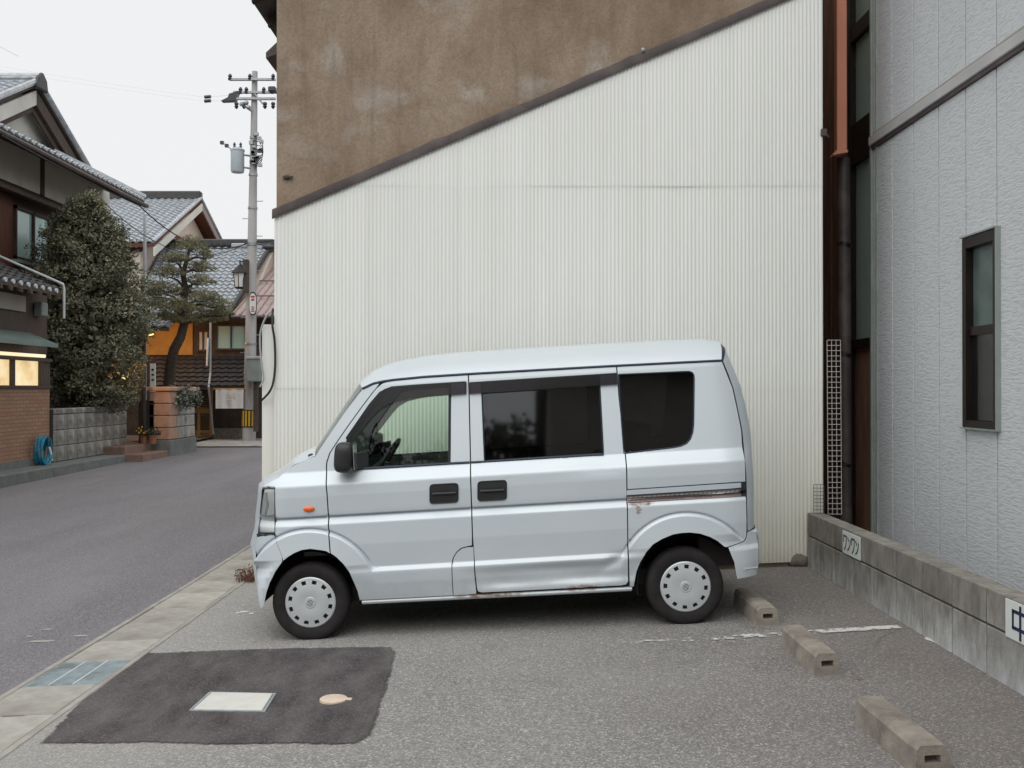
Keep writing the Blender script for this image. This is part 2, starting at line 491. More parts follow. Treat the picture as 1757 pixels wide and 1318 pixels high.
    P['concrete'] = pm('gutter_concrete', (0.335,0.325,0.295), 0.9, var=0.18, vs=9, col2=(0.22,0.20,0.175), c2s=2.2, c2=(0.45,0.75), bump=0.35, bs=130, rnd=0.10)
    P['curb'] = pm('kerb_concrete', (0.33,0.325,0.30), 0.9, var=0.18, vs=7, col2=(0.15,0.14,0.13), c2s=3, bump=0.3, bs=120)
    P['stop'] = pm('wheel_stop_concrete', (0.27,0.243,0.207), 0.93, var=0.25, vs=11, col2=(0.12,0.104,0.088), c2s=5, c2=(0.5,0.75), bump=0.6, bs=95, bd=0.008, rnd=0.06)
    P['stop_dark'] = pm('wheel_stop_recess', (0.16,0.14,0.12), 0.95, var=0.3, vs=15, bump=0.3)
    P['grate'] = pm('blue_grey_grating', (0.285,0.35,0.375), 0.55, 0.1, var=0.2, vs=12, col2=(0.14,0.15,0.14), c2s=4)
    P['void'] = pm('dark_void', (0.012,0.012,0.012), 0.9, var=0.2)
    P['lid'] = pm('pale_painted_lid', (0.58,0.58,0.545), 0.6, var=0.06, vs=9, col2=(0.46,0.45,0.41), c2s=4, c2=(0.55,0.8))
    P['lid_rim'] = pm('lid_frame_iron', (0.30,0.34,0.34), 0.6, 0.3, var=0.2, vs=12)
    P['round_lid'] = pm('tan_round_lid', (0.60,0.50,0.40), 0.7, var=0.1, vs=25, bump=0.2)
    P['flash'] = pm('dark_brown_flashing', (0.085,0.068,0.068), 0.5, 0.2, var=0.2, vs=6, col2=(0.14,0.12,0.11), c2s=3)
    P['dark_wood'] = pm('dark_stained_wood', (0.075,0.055,0.044), 0.75, var=0.35, vs=5, stretch=(1,6,0.6), bump=0.2, bs=30)
    P['brown_wood'] = pm('red_brown_wood', (0.13,0.048,0.028), 0.7, var=0.35, vs=5, stretch=(1,8,0.5), bump=0.2, bs=30)
    P['ochre'] = pm('ochre_plaster', (0.50,0.28,0.08), 0.9, var=0.15, vs=3, bump=0.2)
    P['ochre_wood'] = pm('honey_wood', (0.42,0.24,0.09), 0.6, var=0.2, vs=4, stretch=(1,1,0.3))
    P['plaster'] = pm('white_plaster', (0.66,0.65,0.60), 0.9, var=0.08, vs=2, col2=(0.50,0.48,0.43), c2s=1.2, c2=(0.55,0.8), bump=0.15)
    P['grey_plaster'] = pm('grey_plaster', (0.36,0.34,0.31), 0.9, var=0.1, vs=2, bump=0.15)
    P['pink_plaster'] = pm('rose_cream_plaster', (0.66,0.57,0.50), 0.9, var=0.07, vs=2)
    P['tile'] = pm('glazed_grey_tile', (0.34,0.37,0.40), 0.22, 0.0, var=0.3, vs=9, col2=(0.48,0.51,0.54), c2s=7, spec=0.9)
    P['tile_dark'] = pm('dark_clay_tile', (0.045,0.044,0.046), 0.5, var=0.3, vs=9, spec=0.5)
    P['red_roof'] = pm('faded_red_metal', (0.37,0.28,0.265), 0.5, 0.1, var=0.15, vs=3, col2=(0.45,0.37,0.355), c2s=2)
    P['pole'] = pm('pole_concrete', (0.42,0.415,0.41), 0.85, var=0.1, vs=3, stretch=(1,1,0.3), col2=(0.27,0.26,0.26), c2s=1.5)
    P['galv'] = pm('galvanised_steel', (0.34,0.36,0.37), 0.45, 0.6, var=0.15, vs=10)
    P['trafo'] = pm('transformer_grey', (0.42,0.48,0.52), 0.5, 0.1, var=0.06, vs=4)
    P['greybox'] = pm('grey_green_cabinet', (0.24,0.275,0.26), 0.6, 0.1, var=0.1, vs=5)
    P['wire'] = pm('black_cable', (0.02,0.02,0.023), 0.6, var=0.1)
    P['wire_grey'] = pm('grey_conduit', (0.36,0.38,0.39), 0.5, var=0.1)
    P['insul'] = pm('dark_insulator', (0.05,0.05,0.07), 0.35, var=0.1)
    P['porcelain'] = pm('white_porcelain', (0.7,0.7,0.7), 0.3, var=0.05)
    P['yellow'] = pm('yellow_guard', (0.62,0.36,0.03), 0.6, var=0.12, vs=10)
    P['black'] = pm('matt_black', (0.022,0.022,0.024), 0.6, var=0.15, vs=10)
    P['black_plastic'] = pm('black_plastic', (0.026,0.027,0.029), 0.42, var=0.15, vs=10)
    P['rubber'] = pm('tyre_rubber', (0.025,0.023,0.023), 0.85, var=0.25, vs=12, bump=0.2, bs=150, spec=0.2)
    P['cap'] = pm('silver_wheel_cap', (0.58,0.61,0.63), 0.42, 0.35, var=0.05, vs=6)
    P['emblem'] = pm('emblem_grey', (0.32,0.35,0.38), 0.35, 0.5, var=0.05)
    P['chrome'] = pm('lamp_reflector', (0.75,0.77,0.78), 0.15, 0.9, var=0.04)
    P['lamp_bowl'] = pm('bright_lamp_bowl', (0.85,0.88,0.87), 0.35, 0.0, var=0.08, vs=12)
    P['cabin_trim'] = pm('pale_cabin_trim', (0.60,0.63,0.60), 0.8, var=0.06)
    P['black_glass'] = pm('black_glass', (0.012,0.011,0.011), 0.12, var=0.1, spec=0.5)
    P['amber'] = pm('amber_lens', (0.75,0.13,0.015), 0.25, var=0.1, vs=40, spec=0.6)
    P['gasket'] = pm('blue_black_trim', (0.018,0.028,0.055), 0.4, var=0.1)
    P['cabin'] = pm('cabin_grey_plastic', (0.11,0.115,0.115), 0.7, var=0.1)
    P['cloth'] = pm('seat_cloth', (0.09,0.09,0.095), 0.95, var=0.15, vs=20)
    P['rail'] = pm('rail_brown_metal', (0.22,0.17,0.16), 0.45, 0.5, var=0.25, vs=9, stretch=(0.3,1,1))
    P['under'] = pm('underbody_black', (0.028,0.025,0.023), 0.9, var=0.3)
    P['trim_green'] = pm('grey_green_trim', (0.30,0.34,0.32), 0.5, 0.2, var=0.12, vs=4)
    P['band'] = pm('pale_grey_band', (0.46,0.46,0.47), 0.6, var=0.12, vs=5, stretch=(1,0.5,1))
    P['bronze'] = pm('bronze_window_frame', (0.020,0.014,0.013), 0.4, 0.2, var=0.2, vs=6)
    P['brown_cladding'] = pm('brown_cladding', (0.33,0.18,0.125), 0.6, 0.0, var=0.35, vs=4, stretch=(1,5,0.4))
    P['copper'] = pm('salmon_copper', (0.62,0.26,0.17), 0.5, 0.0, var=0.12, vs=4, stretch=(1,1,0.3))
    P['white_wire'] = pm('white_coated_wire', (0.52,0.52,0.50), 0.5, var=0.06)
    P['dark_wire'] = pm('dark_coated_wire', (0.10,0.10,0.10), 0.6, var=0.06)
    P['sign'] = pm('white_sign_plate', (0.66,0.70,0.68), 0.5, var=0.05, vs=6, col2=(0.5,0.53,0.51), c2s=4, c2=(0.6,0.85))
    P['ink'] = pm('navy_lettering', (0.012,0.02,0.06), 0.55, var=0.1)
    P['ink_black'] = pm('black_lettering', (0.022,0.025,0.028), 0.55, var=0.1)
    P['red_ink'] = pm('red_lettering', (0.45,0.04,0.04), 0.55, var=0.1)
    P['rock'] = pm('brown_grey_rock', (0.15,0.13,0.11), 0.9, var=0.35, vs=10, bump=0.7, bs=30, bd=0.02)
    P['hose'] = pm('blue_hose', (0.01,0.22,0.34), 0.4, var=0.2, vs=6)
    P['mortar'] = pm('pale_mortar', (0.55,0.55,0.53), 0.95, var=0.12, vs=14, bump=0.4)
    P['joint'] = pm('dark_mortar_joint', (0.07,0.068,0.062), 0.95, var=0.2, vs=20)
    P['stone'] = pm('grey_wall_stone', (0.32,0.31,0.285), 0.9, var=0.2, vs=6, col2=(0.13,0.125,0.115), c2s=3, c2=(0.45,0.7), bump=0.4, rnd=0.12)
    P['lamplit_stone'] = pm('lamplit_wall_stone', (0.40,0.25,0.18), 0.9, var=0.18, vs=6, bump=0.4, rnd=0.08)  # pillar front and coping: the lamp's warm glow is put into the stone colour
    P['green_base'] = pm('mossy_concrete', (0.15,0.165,0.158), 0.95, var=0.2, vs=5, bump=0.3)
    P['red_step'] = pm('brick_red_step', (0.20,0.13,0.105), 0.85, var=0.2, vs=7, bump=0.3)
    P['steel_green'] = pm('weathered_green_metal', (0.16,0.22,0.20), 0.5, 0.2, var=0.15, vs=5)
    P['white_pipe'] = pm('grey_white_pipe', (0.50,0.53,0.56), 0.4, var=0.08)
    P['bark'] = pm('dark_bark', (0.05,0.038,0.03), 0.95, var=0.35, vs=14, bump=0.6, bs=40)
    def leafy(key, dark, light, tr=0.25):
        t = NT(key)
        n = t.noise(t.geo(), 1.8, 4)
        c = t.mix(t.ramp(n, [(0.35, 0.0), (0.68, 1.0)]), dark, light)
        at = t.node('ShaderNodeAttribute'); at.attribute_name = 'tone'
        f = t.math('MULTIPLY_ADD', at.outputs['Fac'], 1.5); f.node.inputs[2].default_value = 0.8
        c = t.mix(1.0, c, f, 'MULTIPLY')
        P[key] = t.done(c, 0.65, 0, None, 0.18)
    leafy('leaf_dark', (0.10,0.103,0.068), (0.185,0.187,0.128))
    leafy('leaf_pine', (0.095,0.096,0.055), (0.18,0.17,0.10))
    leafy('leaf_shrub', (0.05,0.06,0.045), (0.16,0.18,0.15))
    leafy('leaf_hedge', (0.02,0.025,0.015), (0.05,0.055,0.03))
    P['dry'] = pm('dry_red_weed', (0.17,0.085,0.06), 0.9, var=0.35, vs=20)
    P['soil'] = pm('earth', (0.09,0.075,0.06), 0.95, var=0.3, vs=3, bump=0.5)
    P['pot'] = pm('terracotta_pot', (0.30,0.13,0.07), 0.8, var=0.15)
    P['flower'] = pm('yellow_flower', (0.55,0.32,0.03), 0.7, var=0.2)
    # worn road paint: chips of white over whatever lies below
    t = NT('worn_white_paint'); co = t.geo()
    n = t.noise(t.geo((1,1,1)), 16, 6, 0.75)
    xs = t.node('ShaderNodeSeparateXYZ'); t.link(co, xs.inputs[0])
    g = t.math('ADD', n, t.math('MULTIPLY', t.math('SUBTRACT', xs.outputs[0], 1.6), 0.085))
    mask = t.ramp(g, [(0.455, 0.0), (0.54, 0.9)])
    tr = t.node('ShaderNodeBsdfTransparent'); mx = t.node('ShaderNodeMixShader')
    t.done((0.62,0.62,0.60), 0.8)
    t.link(mask, mx.inputs[0]); t.link(tr.outputs[0], mx.inputs[1]); t.link(t.bsdf.outputs[0], mx.inputs[2]); t.link(mx.outputs[0], t.out.inputs[0])
    P['paint_line'] = t.m
    P['chip'] = pm('white_paint_chip', (0.60,0.60,0.57), 0.85, var=0.1, vs=20)
mats()
# ------------------------------------------------------------------ ground heights
SLOPE = 0.0425
def rise(Y): return 0.008 * max(0.0, Y - 8.5)
def lot(X, Y=0.0): return 0.036 + SLOPE * X + 0.003 * noise.noise((X * 0.9, Y * 0.9, 3.3)) + rise(Y)
def roadz(X, Y): return -0.094 + rise(Y) + 0.004 * noise.noise((X * 0.5, Y * 0.5, 8.1))
def gp(px, py, fn=lot):
    Y = 6.0
    for _ in range(60):
        X = (px - CX) * Y / FPX
        Y = 0.5 * Y + 0.5 * (CAMZ - fn(X, Y)) * FPX / (py - HY)
    X = (px - CX) * Y / FPX
    return Vector((X, Y, fn(X, Y)))

def sheet(name, x0, x1, y0, y1, nx, ny, fn, mat, lift=0.0):
    mb = MB(); vs = []; fs = []
    for j in range(ny + 1):
        for i in range(nx + 1):
            x = x0 + (x1 - x0) * i / nx; y = y0 + (y1 - y0) * j / ny
            vs.append((x, y, fn(x, y) + lift))
    for j in range(ny):
        for i in range(nx):
            a = j * (nx + 1) + i
            fs.append((a, a + 1, a + nx + 2, a + nx + 1))
    mb.add(vs, fs)
    o = mb.build(name, mat, smooth=True)
    return tag(o, kind='structure')

def flat_poly(name, pts2, fn, mat, lift, parent=None, kind=None, step=0.12):
    """polygon laid on the ground, following its height"""
    n = len(pts2); ring = []
    for i in range(n):
        a, b = Vector(pts2[i]), Vector(pts2[(i + 1) % n])
        k = max(1, int((b - a).length / step))
        ring += [a.lerp(b, j / k) for j in range(k)]
    xs = [p.x for p in ring]; ys = [p.y for p in ring]
    pts = list(ring); m = len(ring)
    x = min(xs)
    while x < max(xs):
        y = min(ys)
        while y < max(ys):
            if inside_py(x, y, ring) and min((p.x-x)**2+(p.y-y)**2 for p in ring) > (0.4*step)**2: pts.append(Vector((x, y)))
            y += step
        x += step
    r = delaunay_2d_cdt([p.to_2d() for p in pts], [(i, (i + 1) % m) for i in range(m)], [], 0, 1e-5)
    fs = [f for f in r[2] if inside_py(sum(r[0][i].x for i in f)/3, sum(r[0][i].y for i in f)/3, ring)]
    mb = MB(); mb.add([(p.x, p.y, fn(p.x, p.y) + lift) for p in r[0]], fs)
    o = mb.build(name, mat, parent, smooth=True)
    at = o.data.attributes.new('edge', 'FLOAT', 'POINT')
    for i, p in enumerate(r[0]):
        at.data[i].value = min(1.0, min(math.hypot(p.x - q.x, p.y - q.y) for q in ring if q.x > -2.26) / 0.07)
    if kind: tag(o, kind=kind)
    return o

def inside_py(x, y, ring):
    c = False; n = len(ring); j = n - 1
    for i in range(n):
        a, b = ring[i], ring[j]
        if (a.y > y) != (b.y > y) and x < (b.x - a.x) * (y - a.y) / (b.y - a.y) + a.x: c = not c
        j = i
    return c

# ------------------------------------------------------------------ the ground
mb = MB(); mb.add([(-600,-600,-0.45),(600,-600,-0.45),(600,900,-0.45),(-600,900,-0.45)], [(0,1,2,3)])
tag(mb.build('ground', MAT['soil']), kind='structure')
sheet('parking_lot', -2.292, 3.6, -9.0, 9.2, 60, 160, lot, MAT['lot'])
sheet('road', -9.2, -2.80, -9.0, 31.0, 40, 120, roadz, MAT['road'])
sheet('yard', -40.0, -8.95, 8.0, 60.0, 20, 20, lambda x, y: roadz(x, y) + 0.09, MAT['soil'])
sheet('forecourt', -14.0, -1.9, 26.4, 36.0, 24, 20, lambda x, y: roadz(x, y) + 0.03, MAT['curb'])

# dark relaid patch with its two lids
pp = [gp(x, y).to_2d() for x, y in [(66,1277),(140,1203),(236,1121),(350,1117),(450,1113),(560,1111),(672,1109),(682,1117),(676,1150),(664,1188),(652,1230),(640,1262),(610,1279),(500,1277),(380,1279),(240,1276)]]
wob = []
for i, p in enumerate(pp):
    q = pp[(i + 1) % len(pp)]
    for k in range(4):
        r = p.lerp(q, k / 4)
        wob.append(Vector((max(-2.287, r.x), r.y)) + Vector((noise.noise((r.x*5, r.y*5, 1)), noise.noise((r.x*5, r.y*5, 5)))) * 0.009)
flat_poly('asphalt_patch', wob, lot, MAT['patch'], 0.005, kind='structure', step=0.045)

def lid_thing():
    q = [gp(x, y) for x, y in [(325,1221),(360,1189.5),(475,1192),(456,1223)]]
    c = sum(q, Vector()) / 4
    root = thing('meter_box_lid', 'pale rectangular meter box lid set in the dark asphalt patch', 'lid', (c.x, c.y, c.z))
    inn = [p.lerp(c, 0.075) for p in q]
    mb = MB()
    up = Vector((0,0,0.012))
    n = 4
    for i in range(4):
        a, b = q[i] + up, q[(i+1) % 4] + up
        d, e = inn[(i+1) % 4] + up, inn[i] + up
        mb.prism([a, b, d, e], (0,0,-0.05))
    mb.build('frame', MAT['lid_rim'], root, bevel=0.002)
    mb = MB(); ii = [p.lerp(c, 0.02) + Vector((0,0,0.014)) for p in inn]
    mb.prism(ii, (0,0,-0.04))
    plate = mb.build('lid_plate', MAT['lid'], root, bevel=0.003)
    # pale frame rim is seen on the street side; two finger holes
    for f in (0.35, 0.65):
        p = ii[1].lerp(ii[2], f).lerp(c, 0.18)
        MB().box(p.x-0.012, p.x+0.012, p.y-0.012, p.y+0.012, p.z-0.002, p.z+0.0015).build('finger_hole', MAT['void'], plate)
lid_thing()
c = gp(573, 1202)
root = thing('valve_lid', 'small round tan valve lid in the dark asphalt patch', 'lid', c)
mb = MB(); mb.lathe([(0.0,0.016),(0.066,0.016),(0.071,0.013),(0.072,0.0),(0.072,-0.03)], c, 'z', 28)
mb.build('lid_plate', MAT['round_lid'], root, smooth=True)
mb = MB(); mb.box(c.x+0.066, c.x+0.094, c.y-0.014, c.y+0.014, c.z, c.z+0.014); mb.build('hinge_tab', MAT['round_lid'], root, bevel=0.003)

# gutter of lidded concrete channel
gut = thing('gutter', None, None, (-2.55, 5.0, -0.08), kind='structure')
gx0, gx1 = -2.808, -2.294
for (a, b) in ((gx0, gx0 + 0.042), (gx1 - 0.042, gx1)):
    y = -8.0
    while y < 30:
        mb = MB()
        ys = (y + 0.003, y + 2.037)
        mb.add([(X, Y, lot(X, Y) + dz) for dz in (0.004, -0.2) for Y in ys for X in (a, b)],
               [(0,1,3,2),(4,6,7,5),(0,4,5,1),(2,3,7,6),(0,2,6,4),(1,5,7,3)])
        mb.build('channel_lip', MAT['concrete'], gut, bevel=0.004)
        y += 2.04
def cover_mesh(notch):
    w, l, h = 0.213, 0.2505, 0.06
    pl = [(-w,-l),(w,-l),(w,l),(-w,l)]
    if notch: pl = [(-w,-l),(w,-l),(w,l),(0.055,l),(0.055,l-0.013),(-0.055,l-0.013),(-0.055,l),(-w,l)]
    mb = MB(); mb.prism([(x, y, 0.0) for x, y in pl], (0,0,-h))
    return mb.mesh('gutter_cover', MAT['concrete'], bevel=0.005)
cm = [cover_mesh(False), cover_mesh(True)]
k = 0
y = 5.6 - 0.51 * 26
while y < 29.5:
    yc = y + 0.255
    z = lot(-2.551, yc)
    if not (5.58 < y < 5.7):
        nt = any(abs(y + 0.51 - s) < 0.1 for s in (5.09, 7.64, 9.68, 12.2, 2.6))
        o = piece(cm[1 if nt else 0], 'gutter_cover', (-2.551, yc, z + random.uniform(-0.002, 0.003)), gut,
                  (math.atan(0.008) if yc > 8.5 else 0, -math.atan(SLOPE), random.uniform(-0.004, 0.004)))
    else:
        gr = thing('gutter_grate', 'blue-grey steel grating in the concrete gutter beside the asphalt patch', 'grate', (-2.551, yc, z))
        gr.rotation_euler = (0, -math.atan(SLOPE), 0)
        mb = MB()
        for s in (-1, 1):
            mb.box(s*0.212, s*0.205, -0.25, 0.25, -0.05, 0.0)
            mb.box(-0.205, 0.205, s*0.25, s*0.243, -0.05, 0.0)
        mb.build('frame', MAT['grate'], gr, world=False)
        for i in range(4):
            x = -0.205 + 0.41 * i / 3
            if 0 < i < 3: MB().box(x-0.006, x+0.006, -0.243, 0.243, -0.045, 0.003).build('bearing_bar', MAT['white_pipe'], gr, world=False)
        for i in range(27):
            yy = -0.235 + 0.47 * i / 26
            MB().box(-0.205, 0.205, yy-0.0055, yy+0.0055, -0.03, 0.001).build('cross_bar', MAT['grate'], gr, world=False)
        MB().box(-0.2, 0.2, -0.24, 0.24, -0.10, -0.09).build('silt', MAT['green_base'], gr, world=False)
    y += 0.51
mb = MB(); mb.add([(X, Y, lot(X, Y) - 0.085) for Y in (-8.0, 8.5, 29.9) for X in (gx0, gx1)], [(0,1,3,2),(2,3,5,4)])
mb.build('channel_floor', MAT['void'], gut)

# parking bay line, worn, and loose chips of paint
a, b = gp(1030, 1107), gp(1542, 1076)
d = (b - a).normalized(); nrm = Vector((-d.y, d.x, 0)) * 0.042
ring = []
for i in range(40):
    p = a.lerp(b, i / 39); ring.append((p - nrm + nrm * 0.35 * noise.noise((i * 0.9, 0, 0))).to_2d())
for i in range(39, -1, -1):
    p = a.lerp(b, i / 39); ring.append((p + nrm + nrm * 0.35 * noise.noise((i * 0.9, 9, 0))).to_2d())
flat_poly('parking_line', ring, lot, MAT['paint_line'], 0.006, kind='structure', step=0.06)
def chips(name, pts, mat, r, lift=0.006, fn=lot):
    mb = MB()
    for (px, py, sx, sy) in pts:
        c = gp(px, py, fn); n = 14
        vs = [(c.x, c.y, c.z + lift + 0.004)]
        for i in range(n):
            th = 2*PI*i/n; q = 0.55 + 0.6*random.random()
            x = c.x + sx*q*math.cos(th); y = c.y + sy*q*math.sin(th)
            vs.append((x, y, fn(x, y) + 0.003))
        mb.add(vs, [(0, 1+i, 1+(i+1) % n) for i in range(n)])
    return tag(mb.build(name, mat, smooth=True), kind='structure')
chips('paint_marking', [(420,1050,0.05,0.025),(432,1053,0.02,0.02),(408,1052,0.02,0.012)], MAT['chip'], 0.03)

chips('road_marking', [(70,1100,0.09,0.03),(140,1091,0.06,0.02),(84,1080,0.05,0.02),(52,1092,0.03,0.02)], MAT['curb'], 0.03, 0.0035, roadz)
# ------------------------------------------------------------------ house with corrugated side wall
YW = 8.2
XL, XR = (470.5 - CX) * YW / FPX, (1412 - CX) * YW / FPX
def slopeZ(X):
    p = W(472, 371.5, YW); return p.z + 0.425 * (X - p.x)
hb = thing('gabled_house', 'tall house with stained brown stucco gable above a cream corrugated wall', 'house', (0.3, YW + 0.05, 0.0))
rows = [(None, W(0,661,YW).z), (W(0,661,YW).z, W(0,313,YW).z), (W(0,313,YW).z, 99)]
PITCH = 0.0318
ncol = 6
wid = (XR - XL) / ncol
for ci in range(ncol):
    x0, x1 = XL + ci * wid, XL + (ci + 1) * wid + (0.012 if ci < ncol - 1 else 0)
    for ri, (za, zb) in enumerate(rows):
        z_lo = (lambda X: lot(X, YW) + 0.035) if za is None else (lambda X, za=za: za - 0.03)
        if slopeZ(x1) < (za or 0) + 0.02: continue
        n = int((x1 - x0) / (PITCH / 8))
        off = -0.0022 * ri - 0.002 * (ci % 2)
        vs, fs = [], []
        jag = random.uniform(-0.004, 0.004)
        for i in range(n + 1):
            x = x0 + (x1 - x0) * i / n
            yw = YW + off + 0.0030 * math.cos(2 * PI * x / PITCH) + 0.003 * noise.noise((x * 1.5, ri * 3.0, 0.5))
            lo = z_lo(x) + jag; hi = min(zb, slopeZ(x) + 0.02)
            hi = max(hi, lo)
            for q in range(4):
                zz = lo + (hi - lo) * q / 3
                vs.append((x, yw + 0.0025 * noise.noise((x * 0.8, zz * 1.1, ri)), zz))
        for i in range(n):
            for q in range(3):
                fs.append((i*4+q, (i+1)*4+q, (i+1)*4+q+1, i*4+q+1))
        mb = MB(); mb.add(vs, fs)
        mb.build('corrugated_sheet', MAT['sheet'], hb, smooth=180)
# body behind the sheets
EX, EZ, RS = -2.5, 5.33, 0.45
def roofZ(X): return EZ + RS * (X - EX)
poly = [(XL+0.01, YW+0.03, -0.3), (XR-0.012, YW+0.03, -0.3), (XR-0.012, YW+0.03, roofZ(XR)), (XL+0.01, YW+0.03, roofZ(XL))]
MB().prism(poly, (0, 9.0, 0)).build('stucco_wall', MAT['stucco'], hb)
# flashing along the top of the sheets, in three lengths, warped
segs = [(XL-0.015, -0.55), (-0.552, 1.10), (1.098, XR+0.1)]
for si, (xa, xb) in enumerate(segs):
    vs, fs = [], []
    n = 26
    for i in range(n + 1):
        x = xa + (xb - xa) * i / n
        warp = 0.010 * noise.noise((x * 2.2, 4.0, si)) + (0.016 * math.exp(-((x - xb + 0.12) / 0.07) ** 2))
        z0 = slopeZ(x) - 0.004; z1 = slopeZ(x) + 0.066 + warp
        y1 = YW - 0.026 - 0.002 * si
        yb = YW + 0.028
        vs += [(x, y1 + 0.004, z0 - 0.012), (x, y1, z0 + 0.004), (x, y1 + 0.003, z1 - 0.008), (x, y1 + 0.012 + 0.006*noise.noise((x*3,0,0)), z1), (x, yb, z1 + 0.012)]
    for i in range(n):
        for q in range(4): fs.append((i*5+q, (i+1)*5+q, (i+1)*5+q+1, i*5+q+1))
    mb = MB(); mb.add(vs, fs); mb.build('flashing', MAT['flash'], hb, smooth=30)
# street-side pieces: eave, little hood, plinth
mb = MB()
mb.prism([(EX, 7.95, EZ), (2.75, 7.95, roofZ(2.75)), (2.75, 7.95, roofZ(2.75)+0.16), (EX-0.03, 7.95, EZ+0.13)], (0, 9.6, 0))
rf = mb.build('roof', MAT['flash'], hb)
for i in range(14):
    yy = 8.1 + i * 0.62
    MB().prism([(EX+0.04, yy, EZ-0.075), (XL, yy, roofZ(XL)-0.09), (XL, yy, roofZ(XL)-0.004), (EX+0.04, yy, EZ+0.014)], (0, 0.06, 0)).build('rafter', MAT['dark_wood'], rf)
mb = MB(); mb.prism([(-2.2, 8.84, 4.56), (XL+0.01, 8.84, 4.66), (XL+0.01, 8.84, 4.84), (-2.2, 8.84, 4.61)], (0, 3.2, 0)); mb.build('window_hood', MAT['flash'], hb)
mb = MB(); mb.box(-2.085, XL+0.008, YW+0.06, 13.0, -0.3, 2.14); mb.build('street_plinth', MAT['sheet'], hb, bevel=0.006)
mb = MB(); q = W(491, 304, YW+0.02); mb.sphere(q, 0.035, 7, 5, (1, 0.5, 0.6)); mb.box(q.x, q.x+0.055, q.y-0.02, q.y, q.z-0.006, q.z+0.008)
mb.build('stucco_hole_lump', MAT['dark_wood'], hb)  # dark lump standing in for a shaded hole in the stucco
q = W(1103, 87, YW); MB().sphere((q.x, YW-0.03, q.z), 0.02, 8, 6).build('flashing_screw', MAT['galv'], hb)
# cables on the corner of that wall
def cable(name, pts, r, mat, label):
    # smooth polyline through the points
    P = [Vector(p) for p in pts]; out = []
    for i in range(len(P) - 1):
        p0, p1, p2, p3 = P[max(i-1,0)], P[i], P[i+1], P[min(i+2, len(P)-1)]
        for k in range(8):
            t = k / 8
            out.append(0.5*((2*p1) + (p2-p0)*t + (2*p0-5*p1+4*p2-p3)*t*t + (3*p1-p0-3*p2+p3)*t**3))
    out.append(P[-1])
    return tag(MB().tube(out, r, 6).build(name, mat, smooth=True), label, 'cable')
yc = YW + 0.03
cable('conduit', [W(468,533,yc), W(458,541,yc), W(448,565,yc), W(446,590,yc), W(449,625,yc), W(452,650,yc), W(446,664,yc)], 0.008, MAT['wire_grey'], 'pale grey conduit curving off the corner of the cream wall')
cable('cable', [W(468,530,yc), W(467,556,yc-0.06), W(471,585,yc-0.05), W(472,625,yc-0.05), W(469,655,yc-0.05), W(462,673,yc-0.05), W(448,688,yc)], 0.009, MAT['wire'], 'thick black cable looping down the corner of the cream wall')

# ------------------------------------------------------------------ grey siding house on the other side
XS = 3.2
sb = thing('siding_house', 'grey house clad in rough textured vertical siding behind the block wall', 'house', (XS + 0.5, 5.0, 0.0))
jo = [8.77] + [5440.0 / (p - 878.5) for p in (1532, 1568, 1611, 1657.5, 1710.6)]
while jo[-1] > -3: jo.append(jo[-1] - 0.446)
WY0, WY1, WZ0, WZ1 = 6.49, jo[4], 1.335, 2.66
ZB0, ZB1 = 3.735, 3.835
for i in range(len(jo) - 1):
    ya, yb = jo[i] - 0.008, jo[i+1] + 0.008
    for (za, zb) in ((0.1, ZB0 - 0.012), (ZB1 + 0.012, 7.0)):
        mb = MB()
        if za < WZ0 < zb and i == 4:
            MB().box(XS, XS+0.03, ya, yb, za, WZ0).build('siding_panel', MAT['siding'], sb, bevel=0.003)
            mb.box(XS, XS+0.03, ya, yb, WZ1, zb)
        elif za < WZ0 < zb and i == 5:
            mb.prism([(XS, ya, za), (XS, yb, za), (XS, yb, zb), (XS, ya, zb), (XS, ya, WZ1), (XS, WY0, WZ1), (XS, WY0, WZ0), (XS, ya, WZ0)], (0.03, 0, 0))
        else:
            mb.box(XS, XS+0.03, ya, yb, za, zb)
        mb.build('siding_panel', MAT['siding'], sb, bevel=0.003)
MB().box(XS+0.032, XS+6, -3.5, 8.78, -0.2, 1.3).build('wall_core', MAT['flash'], sb)
MB().box(XS+0.2, XS+6, -3.5, 8.78, 1.3, 7.0).build('wall_core', MAT['grey_plaster'], sb)
for (a, b, c, d) in ((WY1, 8.78, 1.3, 7.0), (-3.5, WY0, 1.3, 7.0), (WY0, WY1, WZ1, 7.0)):
    MB().box(XS+0.032, XS+0.2, a, b, c, d).build('wall_core', MAT['flash'], sb)
mb = MB(); mb.box(XS-0.035, XS+0.02, -3.5, 8.79, ZB0 + 0.02, ZB1); bd_ = mb.build('band', MAT['band'], sb, bevel=0.006)
MB().box(XS-0.02, XS+0.02, -3.5, 8.79, ZB0 - 0.01, ZB0 + 0.018).build('band_underside', MAT['flash'], bd_)
MB().box(XS-0.012, XS+0.02, -3.5, 8.79, ZB1 + 0.002, ZB1 + 0.03).build('band_cap', MAT['grey_plaster'], bd_)
MB().box(XS-0.022, XS+0.06, 8.765, 8.80, 0.1, 7.0).build('corner_trim', MAT['trim_green'], sb, bevel=0.004)
MB().box(XS-0.014, XS+0.05, 8.66, 8.672, 0.1, 7.0).build('corner_bead', MAT['trim_green'], sb)
